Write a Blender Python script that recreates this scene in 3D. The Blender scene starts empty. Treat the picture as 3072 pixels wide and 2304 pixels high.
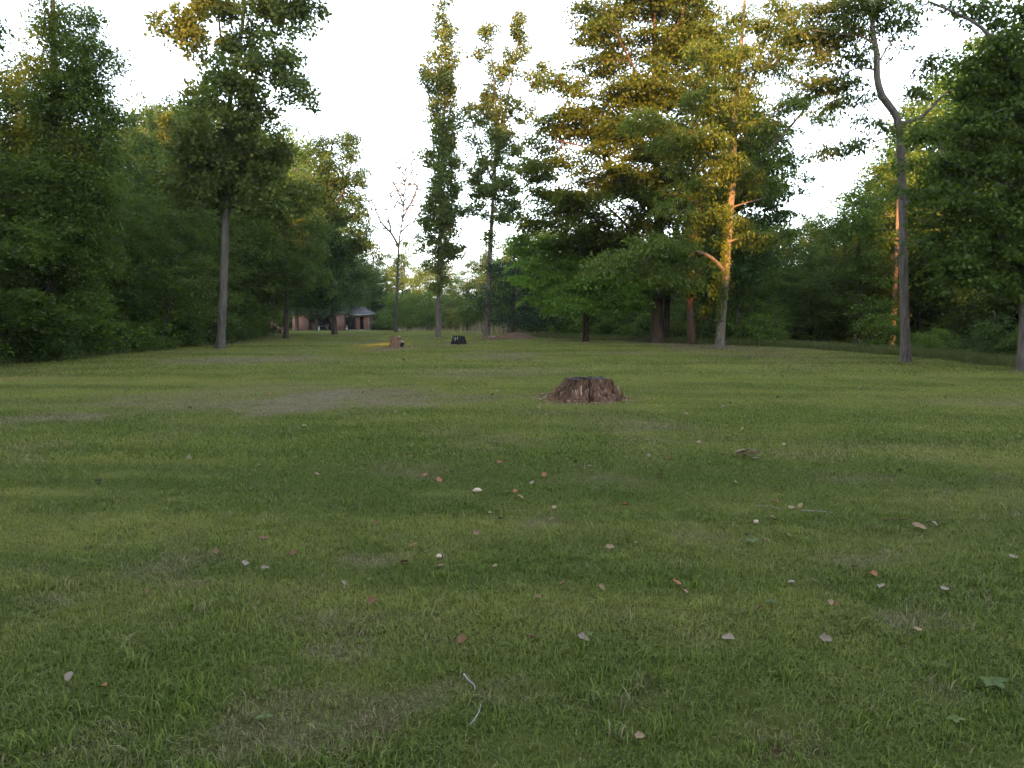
import bpy, math, random
import numpy as np
from mathutils import Vector

# ------------------------------------------------------------------ camera, sky, sun, exposure
scene = bpy.context.scene
F, CX, CY = 774.0, 512.0, 384.0            # focal length and centre for a 1024 x 768 picture
EYE = 1.6
PITCH = math.radians(5.0)                  # looking slightly down
cam_d = bpy.data.cameras.new("camera")
cam_d.sensor_width = 36.0
cam_d.lens = 36.0 * F / 1024.0
cam_d.clip_start = 0.1
cam_d.clip_end = 6000
cam = bpy.data.objects.new("camera", cam_d)
scene.collection.objects.link(cam)
cam.location = (0, 0, EYE)
cam.rotation_euler = (math.pi / 2 - PITCH, 0, 0)
scene.camera = cam

SUN_EL, SUN_FROM = math.radians(9.0), Vector((-0.10, -1.0))    # low evening sun behind the photographer
sun_az = math.atan2(SUN_FROM.x, SUN_FROM.y)                    # clockwise from +Y
world = bpy.data.worlds.new("World")
scene.world = world
world.use_nodes = True
wn, wl = world.node_tree.nodes, world.node_tree.links
sky = wn.new("ShaderNodeTexSky")
sky.sky_type = 'NISHITA'
sky.sun_disc = False
sky.sun_elevation = SUN_EL
sky.sun_rotation = sun_az
sky.air_density = 1.0
sky.dust_density = 0.8
sky.ozone_density = 1.0
hs = wn.new("ShaderNodeHueSaturation")
hs.inputs["Saturation"].default_value = 0.32                   # thin veil of high cloud
wl.new(sky.outputs[0], hs.inputs["Color"])
tn = wn.new("ShaderNodeMix"); tn.data_type = 'RGBA'; tn.blend_type = 'MULTIPLY'; tn.inputs[0].default_value = 1.0
tn.inputs[7].default_value = (0.93, 0.985, 1.06, 1)                # cool dusk cast over the whole sky
wl.new(hs.outputs[0], tn.inputs[6])
wl.new(tn.outputs[2], wn["Background"].inputs[0])
wn["Background"].inputs[1].default_value = 0.15

sd = bpy.data.lights.new("sun", 'SUN')
sd.energy = 3.5
sd.angle = math.radians(0.6)
sd.color = (1.0, 0.44, 0.13)
sun = bpy.data.objects.new("sun", sd)
scene.collection.objects.link(sun)
hd = SUN_FROM.normalized()
sdir = Vector((hd.x * math.cos(SUN_EL), hd.y * math.cos(SUN_EL), math.sin(SUN_EL)))
sun.rotation_euler = sdir.to_track_quat('Z', 'Y').to_euler()
sun.location = (-10, -30, 30)

scene.view_settings.view_transform = 'Standard'
scene.view_settings.look = 'None'
scene.view_settings.gamma = 1.0
scene.view_settings.exposure = 2.85
scene.render.engine = 'CYCLES'
scene.cycles.max_bounces = 6
scene.cycles.diffuse_bounces = 3
scene.cycles.transmission_bounces = 3
scene.cycles.glossy_bounces = 1
scene.cycles.use_denoising = True
scene.cycles.denoising_prefilter = 'NONE'
scene.cycles.caustics_reflective = False
scene.cycles.caustics_refractive = False

COL = scene.collection
RNG = np.random.default_rng(11)

# ------------------------------------------------------------------ noise, terrain, pixel to world
_perm = np.random.default_rng(3).random((256, 256))
def vnoise(x, y):
    x = np.asarray(x, float); y = np.asarray(y, float)
    xi = np.floor(x).astype(int); yi = np.floor(y).astype(int)
    fx = x - xi; fy = y - yi
    fx = fx * fx * (3 - 2 * fx); fy = fy * fy * (3 - 2 * fy)
    g = lambda a, b: _perm[a % 256, b % 256]
    return (g(xi, yi) * (1 - fx) + g(xi + 1, yi) * fx) * (1 - fy) + (g(xi, yi + 1) * (1 - fx) + g(xi + 1, yi + 1) * fx) * fy
def fbm(x, y, o=4):
    s, a, t = 0.0, 0.5, 0.0
    for k in range(o):
        s = s + a * vnoise(np.asarray(x) * 2 ** k + 17.3 * k, np.asarray(y) * 2 ** k + 5.1 * k); t += a; a *= 0.5
    return s / t
def sstep(a, b, x):
    t = np.clip((np.asarray(x, float) - a) / (b - a), 0, 1)
    return t * t * (3 - 2 * t)

LAWN_L = [(-20, -16), (0, -16.0), (24, -16.6), (32, -16.2), (43, -16.8), (60, -19.5), (95, -32), (140, -40)]
LAWN_R = [(-20, 16.5), (0, 16.2), (23, 15.6), (29, 16.2), (34, 15.2), (40, 14.4), (44, 12.0), (49, 8.2), (56, 3.8), (62, 1.2), (75, -1.5), (110, -6), (140, -8)]
def edge_l(y): return np.interp(y, [p[0] for p in LAWN_L], [p[1] for p in LAWN_L])
def edge_r(y): return np.interp(y, [p[0] for p in LAWN_R], [p[1] for p in LAWN_R])
def ground_z(x, y):
    x = np.asarray(x, float); y = np.asarray(y, float)
    z = -0.0098 * np.clip(y - 62, 0, 60)
    z = z + 0.10 * (fbm(x * 0.11 + 3, y * 0.11, 3) - 0.5) * sstep(5, 14, y) * (1 - sstep(45, 60, y)) * (1 - sstep(18, 24, np.abs(x)))
    out = x - edge_r(np.clip(y, -20, 140))
    z = z - 0.9 * sstep(0.8, 7, out) * sstep(30, 42, y) * (1 - sstep(140, 300, y))
    z = z + 0.5 * sstep(1, 14, -(x - edge_l(np.clip(y, -20, 140)))) * (1 - sstep(60, 90, y))
    return z
def ray(px, py):
    a, b = (px - CX) / F, -(py - CY) / F
    c, s = math.cos(PITCH), math.sin(PITCH)
    return Vector((a, c + b * s, -s + b * c))
def at(px, py, d):
    r = ray(px, py)
    return Vector((0, 0, EYE)) + r * (d / r.y)
def gnd(px, py):
    r = ray(px, py)
    t = EYE / -r.z
    for _ in range(12):
        p = r * t
        t = (EYE - float(ground_z(p.x, p.y))) / -r.z
    p = r * t
    return Vector((p.x, p.y, float(ground_z(p.x, p.y))))

# ------------------------------------------------------------------ mesh and object helpers
def mesh_np(name, V, faces, mat=None, smooth=False, attrs=None, fattrs=None):
    me = bpy.data.meshes.new(name)
    V = np.ascontiguousarray(V, dtype=np.float32)
    fl = faces if isinstance(faces, list) else [faces]
    fl = [np.asarray(f, dtype=np.int32) for f in fl if len(f)]
    me.vertices.add(len(V)); me.vertices.foreach_set("co", V.ravel())
    nl = sum(f.size for f in fl); nf = sum(len(f) for f in fl)
    me.loops.add(nl); me.polygons.add(nf)
    me.loops.foreach_set("vertex_index", np.concatenate([f.ravel() for f in fl]))
    tot = np.concatenate([np.full(len(f), f.shape[1], np.int32) for f in fl])
    me.polygons.foreach_set("loop_start", np.concatenate([[0], np.cumsum(tot)[:-1]]).astype(np.int32))
    me.polygons.foreach_set("loop_total", tot)
    if smooth: me.polygons.foreach_set("use_smooth", np.ones(nf, bool))
    for dom, dct in (('POINT', attrs or {}), ('FACE', fattrs or {})):
        for k, v in dct.items():
            at_ = me.attributes.new(k, 'FLOAT', dom)
            at_.data.foreach_set("value", np.ascontiguousarray(v, dtype=np.float32))
    me.update(calc_edges=True)
    if mat: me.materials.append(mat)
    return me
def obj(name, me, parent=None, loc=None):
    o = bpy.data.objects.new(name, me)
    COL.objects.link(o)
    if parent: o.parent = parent
    if loc is not None: o.location = loc
    return o
def empty(name, loc):
    o = bpy.data.objects.new(name, None); COL.objects.link(o)
    o.location = loc; o.empty_display_size = 0.3
    return o
def tag(o, label, cat=None, group=None, kind=None):
    o["label"] = label
    if cat: o["category"] = cat
    if group: o["group"] = group
    if kind: o["kind"] = kind
    return o

class MB:
    """collects boxes and lathes for one mesh"""
    def __init__(s): s.V = []; s.Q = []; s.T = []; s.n = 0
    def add(s, V, Q=(), T=()):
        V = np.asarray(V, float)
        s.V.append(V)
        if len(Q): s.Q.append(np.asarray(Q) + s.n)
        if len(T): s.T.append(np.asarray(T) + s.n)
        s.n += len(V)
    def box(s, a, b):
        x0, y0, z0 = a; x1, y1, z1 = b
        V = [(x0, y0, z0), (x1, y0, z0), (x1, y1, z0), (x0, y1, z0), (x0, y0, z1), (x1, y0, z1), (x1, y1, z1), (x0, y1, z1)]
        s.add(V, [(3, 2, 1, 0), (4, 5, 6, 7), (0, 1, 5, 4), (1, 2, 6, 5), (2, 3, 7, 6), (3, 0, 4, 7)])
    def tube(s, pts, rad, n=8, cap=True):
        V, Q = loft(np.asarray(pts, float), np.asarray(rad, float), n)
        T = []
        if cap:
            c0 = len(V); V = np.vstack([V, pts[0], pts[-1]])
            m = (len(pts) - 1) * n
            for k in range(n):
                T.append((c0, (k + 1) % n, k)); T.append((c0 + 1, m + k, m + (k + 1) % n))
        s.add(V, Q, T)
    def mesh(s, name, mat, smooth=False):
        f = []
        if s.Q: f.append(np.vstack(s.Q))
        if s.T: f.append(np.vstack(s.T))
        return mesh_np(name, np.vstack(s.V), f, mat, smooth)
def frames(T):
    ref = np.where(np.abs(T[:, 2:3]) > 0.93, np.array([[1.0, 0, 0]]), np.array([[0, 0, 1.0]]))
    U = np.cross(ref, T); U /= np.linalg.norm(U, axis=1, keepdims=True) + 1e-9
    return U, np.cross(T, U)
def loft(P, R, n):
    """tube along P; R is (k,) or (k, n)"""
    k = len(P)
    T = np.gradient(P, axis=0); T /= np.linalg.norm(T, axis=1, keepdims=True) + 1e-9
    ux = np.array([1.0, 0.05, 0]); U = ux - T * (T @ ux)[:, None]
    U /= np.linalg.norm(U, axis=1, keepdims=True) + 1e-9
    W = np.cross(T, U)
    a = np.linspace(0, 2 * np.pi, n, endpoint=False)
    if R.ndim == 1: R = np.repeat(R[:, None], n, 1)
    V = P[:, None, :] + R[:, :, None] * (np.cos(a)[None, :, None] * U[:, None, :] + np.sin(a)[None, :, None] * W[:, None, :])
    i = np.arange(k - 1)[:, None] * n; j = np.arange(n)[None, :]; j2 = (j + 1) % n
    Q = np.stack([i + j, i + j2, i + n + j2, i + n + j], -1).reshape(-1, 4)
    return V.reshape(-1, 3), Q
def smooth_line(P, step):
    P = np.asarray(P, float); out = []
    E = np.vstack([2 * P[0] - P[1], P, 2 * P[-1] - P[-2]])
    for i in range(1, len(E) - 2):
        p0, p1, p2, p3 = E[i - 1:i + 3]
        m = max(2, int(np.linalg.norm((p2 - p1)[:3]) / step))
        t = np.linspace(0, 1, m, endpoint=False)[:, None]
        out.append(0.5 * (2 * p1 + (p2 - p0) * t + (2 * p0 - 5 * p1 + 4 * p2 - p3) * t ** 2 + (3 * p1 - p0 - 3 * p2 + p3) * t ** 3))
    out.append(P[-1:])
    return np.vstack(out)

# ------------------------------------------------------------------ materials
def new_mat(name):
    m = bpy.data.materials.new(name); m.use_nodes = True
    nt = m.node_tree; nt.nodes.clear()
    return m, nt.nodes, nt.links
def nd(N, typ, **kw):
    n = N.new(typ)
    for k, v in kw.items():
        if k in n.inputs.keys() and not hasattr(n, k): n.inputs[k].default_value = v
        else: setattr(n, k, v)
    return n
def rgb(c): return (c[0], c[1], c[2], 1.0)
def mixc(N, L, fac, a, b):
    m = N.new("ShaderNodeMix"); m.data_type = 'RGBA'
    for sock, v in ((m.inputs[0], fac), (m.inputs[6], a), (m.inputs[7], b)):
        if hasattr(v, "links") or hasattr(v, "is_linked"): L.new(v, sock)
        elif isinstance(v, (tuple, list)): sock.default_value = rgb(v)
        else: sock.default_value = v
    return m.outputs[2]
def noise_fac(N, L, scale, detail=4, lo=0.35, hi=0.65, vec=None, rough=0.6):
    n = N.new("ShaderNodeTexNoise"); n.inputs["Scale"].default_value = scale; n.inputs["Detail"].default_value = detail
    n.inputs["Roughness"].default_value = rough
    if vec is not None: L.new(vec, n.inputs["Vector"])
    r = N.new("ShaderNodeMapRange"); r.inputs[1].default_value = lo; r.inputs[2].default_value = hi
    L.new(n.outputs[0], r.inputs[0])
    return r.outputs[0]
def mapping(N, L, scale, coord="Object"):
    tc = N.new("ShaderNodeTexCoord"); mp = N.new("ShaderNodeMapping")
    mp.inputs["Scale"].default_value = scale
    L.new(tc.outputs[coord], mp.inputs[0]); return mp.outputs[0]
def leaf_mat(name, dark, light, trans=0.4, attr="tone", tcol=None):
    m, N, L = new_mat(name)
    a = N.new("ShaderNodeAttribute"); a.attribute_name = attr
    c = mixc(N, L, a.outputs["Fac"], dark, light)
    p = N.new("ShaderNodeBsdfPrincipled"); p.inputs["Roughness"].default_value = 0.55
    p.inputs["Specular IOR Level"].default_value = 0.25
    L.new(c, p.inputs["Base Color"])
    t = N.new("ShaderNodeBsdfTranslucent")
    tc = tcol or (light[0] * 1.5, light[1] * 1.45, light[2] * 1.1)
    L.new(mixc(N, L, 0.6, c, tc), t.inputs["Color"])
    mx = N.new("ShaderNodeMixShader"); mx.inputs[0].default_value = trans
    L.new(p.outputs[0], mx.inputs[1]); L.new(t.outputs[0], mx.inputs[2])
    o = N.new("ShaderNodeOutputMaterial"); L.new(mx.outputs[0], o.inputs[0])
    return m
def bark_mat(name, dark, light, scale=9.0, strength=0.7, stretch=0.16):
    m, N, L = new_mat(name)
    v = mapping(N, L, (1, 1, stretch))
    f = noise_fac(N, L, scale, 6, 0.36, 0.64, v, 0.65)
    f2 = noise_fac(N, L, 0.9, 3, 0.35, 0.7)
    c = mixc(N, L, f, dark, light)
    c = mixc(N, L, f2, c, tuple(0.5 * (a + b) * k for a, b, k in zip(dark, light, (0.92, 1.05, 0.95))))
    p = N.new("ShaderNodeBsdfPrincipled"); p.inputs["Roughness"].default_value = 0.9
    p.inputs["Specular IOR Level"].default_value = 0.1
    L.new(c, p.inputs["Base Color"])
    b = N.new("ShaderNodeBump"); b.inputs["Strength"].default_value = strength; b.inputs["Distance"].default_value = 0.08
    L.new(f, b.inputs["Height"]); L.new(b.outputs[0], p.inputs["Normal"])
    o = N.new("ShaderNodeOutputMaterial"); L.new(p.outputs[0], o.inputs[0])
    return m
def plain_mat(name, c1, c2, scale=6.0, rough=0.8, bump=0.0, stretch=(1, 1, 1), spec=0.3, metallic=0.0):
    m, N, L = new_mat(name)
    v = mapping(N, L, stretch)
    f = noise_fac(N, L, scale, 5, 0.3, 0.7, v)
    p = N.new("ShaderNodeBsdfPrincipled"); p.inputs["Roughness"].default_value = rough
    p.inputs["Specular IOR Level"].default_value = spec; p.inputs["Metallic"].default_value = metallic
    L.new(mixc(N, L, f, c1, c2), p.inputs["Base Color"])
    if bump:
        b = N.new("ShaderNodeBump"); b.inputs["Strength"].default_value = bump; b.inputs["Distance"].default_value = 0.02
        L.new(f, b.inputs["Height"]); L.new(b.outputs[0], p.inputs["Normal"])
    o = N.new("ShaderNodeOutputMaterial"); L.new(p.outputs[0], o.inputs[0])
    return m

M = {}
M["bark_grey"] = bark_mat("bark_grey", (0.070, 0.056, 0.048), (0.20, 0.165, 0.148))
M["bark_pale"] = bark_mat("bark_pale", (0.10, 0.078, 0.066), (0.23, 0.185, 0.16), 10, 0.6)
M["bark_dark"] = bark_mat("bark_dark", (0.030, 0.024, 0.019), (0.115, 0.092, 0.075))
M["bark_brown"] = bark_mat("bark_brown", (0.045, 0.028, 0.020), (0.125, 0.080, 0.058), 7)
M["bark_dead"] = bark_mat("bark_dead", (0.035, 0.030, 0.026), (0.10, 0.088, 0.078), 8)
M["leaf_maple"] = leaf_mat("leaf_maple", (0.034, 0.058, 0.006), (0.108, 0.136, 0.013), 0.44)
M["leaf_beech"] = leaf_mat("leaf_beech", (0.058, 0.125, 0.012), (0.150, 0.255, 0.030), 0.45)
M["leaf_hickory"] = leaf_mat("leaf_hickory", (0.050, 0.086, 0.010), (0.130, 0.175, 0.024), 0.42)
M["leaf_poplar"] = leaf_mat("leaf_poplar", (0.040, 0.070, 0.011), (0.112, 0.140, 0.024), 0.40)
M["leaf_oak"] = leaf_mat("leaf_oak", (0.018, 0.046, 0.007), (0.062, 0.110, 0.015), 0.35)
M["leaf_wood"] = leaf_mat("leaf_wood", (0.028, 0.058, 0.007), (0.098, 0.145, 0.018), 0.40)
M["leaf_fresh"] = leaf_mat("leaf_fresh", (0.046, 0.102, 0.010), (0.138, 0.210, 0.028), 0.45)
M["leaf_cedar"] = leaf_mat("leaf_cedar", (0.008, 0.026, 0.010), (0.028, 0.055, 0.020), 0.15)
M["leaf_yellow"] = leaf_mat("leaf_yellow", (0.09, 0.10, 0.012), (0.19, 0.18, 0.022), 0.42)
M["leaf_shrub"] = leaf_mat("leaf_shrub", (0.022, 0.054, 0.008), (0.082, 0.132, 0.019), 0.38)

# ------------------------------------------------------------------ dry, bare and worn places on the lawn (ellipses seen in the photograph, laid on the ground)
PATCH = []      # (cx, cy, rx, ry, amount, kind) in metres; kind 0 thatch, 1 dirt/wood chips
def patch(px, py, hw, hh, amt, kind=0):
    c = gnd(px, py); l = gnd(px - hw, py); f_ = gnd(px, py - hh); n_ = gnd(px, py + hh)
    PATCH.append((c.x, c.y, abs(c.x - l.x), (f_.y - n_.y) / 2, amt, kind))
for a in [(330, 399, 70, 11, 1.4), (285, 409, 30, 8, 1.2), (395, 401, 50, 7, 1.1), (470, 398, 45, 4, .5), (370, 392, 60, 5, .7), (260, 416, 20, 6, .5),
          (240, 360, 90, 4, .9), (290, 358, 45, 3, .9), (150, 405, 110, 5, .55), (60, 417, 70, 5, 1.1), (20, 420, 40, 5, 1.0), (200, 396, 70, 4, .45),
          (500, 355, 50, 4, .7), (540, 521, 45, 6, .85), (500, 440, 60, 5, .35), (420, 470, 60, 8, .3),
          (640, 425, 45, 5, .5), (700, 440, 60, 4, .35), (200, 560, 60, 6, .45), (360, 560, 40, 8, .55), (150, 575, 50, 8, .4),
          (210, 583, 45, 6, .85), (300, 590, 30, 5, .4), (330, 650, 45, 9, .75), (270, 672, 30, 9, .65), (340, 620, 40, 7, .55), (390, 700, 60, 14, .55), (280, 735, 80, 16, .5),
          (930, 618, 50, 12, .65), (880, 560, 40, 8, .4), (700, 535, 60, 8, .3), (600, 480, 60, 6, .3), (860, 480, 50, 5, .35), (760, 455, 50, 4, .4), (880, 445, 60, 5, .3),
          (500, 690, 40, 10, .4), (60, 600, 50, 8, .4), (640, 700, 50, 10, .35), (940, 700, 60, 10, .4), (110, 690, 45, 9, .35), (700, 640, 40, 8, .35)]:
    patch(*a, 0)
for a in [(586, 399, 44, 6, 1.0), (560, 399, 30, 5, .8), (396, 349, 20, 2, .9), (378, 350, 12, 1.4, .8), (458, 344.5, 15, 1.8, .9), (430, 346, 18, 1.2, .6), (494, 339, 14, 1.3, .8), (515, 338, 12, 1.2, .9),
          (1020, 372, 22, 3, .9), (746, 458, 16, 3.5, .9), (815, 455, 30, 3, .6), (790, 745, 36, 9, 1.0), (820, 752, 30, 6, .7), (630, 606, 20, 5, .4),
          (350, 632, 14, 5, .8), (200, 585, 14, 4, .8), (70, 577, 14, 4, .7), (375, 727, 26, 8, .8), (250, 700, 20, 7, .7), (120, 745, 30, 9, .6), (300, 334.5, 25, 1, .4), (346, 335, 16, 1, .7), (220, 349, 9, 1.5, .6), (906, 362, 12, 1.6, .5), (722, 348, 11, 1.5, .5), (664, 342.5, 24, 1.4, .8), (695, 343.5, 30, 1.2, .8), (586, 341.5, 10, 1.0, .5),
          (395, 332.5, 8, .8, .5), (438, 337, 8, 1, .5), (487, 337, 8, 1, .5), (245, 335, 40, 1.2, .3), (700, 600, 16, 4, .5), (460, 590, 12, 4, .5), (930, 605, 16, 4, .6)]:
    patch(*a, 1)
def wear(x, y):
    x = np.asarray(x, float); y = np.asarray(y, float)
    w = [np.zeros_like(x), np.zeros_like(x)]
    rag = fbm(x * 1.3 + 9, y * 1.3, 4) - 0.5
    rag2 = fbm(x * 6.1, y * 6.1 + 4, 3) - 0.5
    for cx, cy, rx, ry, amt, k in PATCH:
        d = np.sqrt(((x - cx) / max(rx, 0.05)) ** 2 + ((y - cy) / max(ry, 0.05)) ** 2)
        v = amt * (1 - sstep(0.55, 1.25, d + 1.2 * rag + 1.8 * rag2))
        w[k] = np.maximum(w[k], v)
    low = fbm(x * 0.22 + 31, y * 0.35 + 7, 4)
    w[0] = np.maximum(w[0], 0.45 * sstep(0.58, 0.78, low + 0.3 * rag2) * sstep(4, 12, y))
    return w[0], w[1]

# ------------------------------------------------------------------ ground: one sheet out to the horizon
def ground_material():
    m, N, L = new_mat("ground")
    def attr(n):
        a = N.new("ShaderNodeAttribute"); a.attribute_name = n; return a.outputs["Fac"]
    v = mapping(N, L, (1, 1, 1)); vs = mapping(N, L, (0.16, 1.0, 1))
    fine = noise_fac(N, L, 55, 5, 0.3, 0.7, v, 0.7)
    mid = noise_fac(N, L, 2.3, 5, 0.32, 0.68, v)
    stripe = noise_fac(N, L, 1.1, 4, 0.35, 0.65, vs)
    g = mixc(N, L, fine, (0.032, 0.038, 0.010), (0.100, 0.112, 0.026))
    g = mixc(N, L, mid, g, (0.075, 0.090, 0.030))
    st = N.new("ShaderNodeMath"); st.operation = 'MULTIPLY'; st.inputs[1].default_value = 0.45; L.new(stripe, st.inputs[0])
    g = mixc(N, L, st.outputs[0], g, (0.165, 0.185, 0.042))
    th = mixc(N, L, fine, (0.080, 0.064, 0.040), (0.28, 0.235, 0.155))
    di = mixc(N, L, fine, (0.040, 0.026, 0.017), (0.155, 0.095, 0.060))
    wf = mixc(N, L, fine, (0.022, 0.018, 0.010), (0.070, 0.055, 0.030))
    dm = N.new("ShaderNodeMath"); dm.operation = 'MULTIPLY'; L.new(attr("dry"), dm.inputs[0]); L.new(noise_fac(N, L, 7.0, 4, 0.3, 0.62, v), dm.inputs[1])
    c = mixc(N, L, dm.outputs[0], g, th)
    c = mixc(N, L, attr("dirt"), c, di)
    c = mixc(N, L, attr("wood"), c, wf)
    p = N.new("ShaderNodeBsdfPrincipled"); p.inputs["Roughness"].default_value = 0.95; p.inputs["Specular IOR Level"].default_value = 0.05
    L.new(c, p.inputs["Base Color"])
    b = N.new("ShaderNodeBump"); b.inputs["Strength"].default_value = 0.8; b.inputs["Distance"].default_value = 0.03
    L.new(fine, b.inputs["Height"]); L.new(b.outputs[0], p.inputs["Normal"])
    o = N.new("ShaderNodeOutputMaterial"); L.new(p.outputs[0], o.inputs[0])
    return m
M["ground"] = ground_material()
def build_ground():
    xs = np.concatenate([np.linspace(-1800, -70, 14)[:-1], np.linspace(-70, -22, 30)[:-1], np.linspace(-22, 22, 300), np.linspace(22, 70, 30)[1:], np.linspace(70, 1800, 14)[1:]])
    ys = np.concatenate([np.linspace(-600, -20, 10)[:-1], np.linspace(-20, 0, 14)[:-1], 12 * (np.linspace(0, 1, 120) ** 1.1)[:-1], np.linspace(12, 68, 260)[:-1], np.linspace(68, 140, 80)[:-1], np.linspace(140, 2600, 16)])
    X, Y = np.meshgrid(xs, ys)
    Z = ground_z(X, Y) + 0.025 * (fbm(X * 1.7, Y * 1.7, 3) - 0.5) * (np.abs(X) < 22) * (Y < 70)
    nx, ny = len(xs), len(ys)
    V = np.stack([X, Y, Z], -1).reshape(-1, 3)
    i = (np.arange(ny - 1)[:, None] * nx + np.arange(nx - 1)[None, :])
    Q = np.stack([i, i + 1, i + nx + 1, i + nx], -1).reshape(-1, 4)
    xf, yf = X.ravel(), Y.ravel()
    near = (np.abs(xf) < 45) & (yf > -10) & (yf < 125)
    dry = np.zeros(len(xf)); dirt = np.zeros(len(xf))
    a, b = wear(xf[near], yf[near]); dry[near] = a; dirt[near] = b
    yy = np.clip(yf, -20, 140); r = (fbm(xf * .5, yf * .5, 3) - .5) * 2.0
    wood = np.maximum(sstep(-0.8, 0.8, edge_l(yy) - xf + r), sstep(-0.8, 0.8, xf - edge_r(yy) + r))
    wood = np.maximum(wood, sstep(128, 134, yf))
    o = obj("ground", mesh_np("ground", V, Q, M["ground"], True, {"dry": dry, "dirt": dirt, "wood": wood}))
    tag(o, "mown green lawn with worn brown patches between the woods", kind="structure")
build_ground()

# ------------------------------------------------------------------ grass
def blade_mesh(name, seed, n, radius, hmin, hmax, width, mat, lean=0.6):
    r = np.random.default_rng(seed)
    rr = radius * np.sqrt(r.random(n)); an = r.random(n) * 2 * np.pi
    B = np.stack([rr * np.cos(an), rr * np.sin(an), np.full(n, -0.004)], 1)
    h = hmin + (hmax - hmin) * r.random(n) ** 1.5
    ln = r.random(n) ** 0.7 * lean; la = r.random(n) * 2 * np.pi
    D = np.stack([np.cos(la), np.sin(la), np.zeros(n)], 1)
    wa = la + np.pi / 2 + (r.random(n) - .5) * 1.2
    W = np.stack([np.cos(wa), np.sin(wa), np.zeros(n)], 1) * (width * (0.6 + 0.8 * r.random(n)))[:, None] * .5
    up = np.array([[0, 0, 1.0]])
    Mi = B + D * (h * ln * 0.35)[:, None] + up * (h * 0.58 * (1 - .2 * ln))[:, None]
    Ti = B + D * (h * ln * 1.05)[:, None] + up * (h * (1 - 0.45 * ln))[:, None]
    V = np.stack([B - W, B + W, Mi + W * .85, Mi - W * .85, Ti], 1).reshape(-1, 3)
    b = np.arange(n)[:, None] * 5
    tone = np.repeat(r.random(n), 5)
    return mesh_np(name, V, [b + np.array([[0, 1, 2, 3]]), b + np.array([[3, 2, 4]])], mat, False, {"tone": tone})
def grass_mat():
    m, N, L = new_mat("grass_blade")
    def attr(n, t='GEOMETRY'):
        a = N.new("ShaderNodeAttribute"); a.attribute_name = n; a.attribute_type = t; return a.outputs["Fac"]
    green = mixc(N, L, attr("tone"), (0.042, 0.082, 0.008), (0.150, 0.200, 0.026))
    green = mixc(N, L, attr("hue_light", 'INSTANCER'), green, (0.215, 0.240, 0.050))
    straw = mixc(N, L, attr("tone"), (0.120, 0.095, 0.055), (0.36, 0.30, 0.19))
    c = mixc(N, L, attr("dry", 'INSTANCER'), green, straw)
    p = N.new("ShaderNodeBsdfPrincipled"); p.inputs["Roughness"].default_value = 0.6; p.inputs["Specular IOR Level"].default_value = 0.2
    L.new(c, p.inputs["Base Color"])
    t = N.new("ShaderNodeBsdfTranslucent"); L.new(c, t.inputs["Color"])
    mx = N.new("ShaderNodeMixShader"); mx.inputs[0].default_value = 0.3
    L.new(p.outputs[0], mx.inputs[1]); L.new(t.outputs[0], mx.inputs[2])
    o = N.new("ShaderNodeOutputMaterial"); L.new(mx.outputs[0], o.inputs[0])
    return m
M["grass"] = grass_mat()
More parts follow.
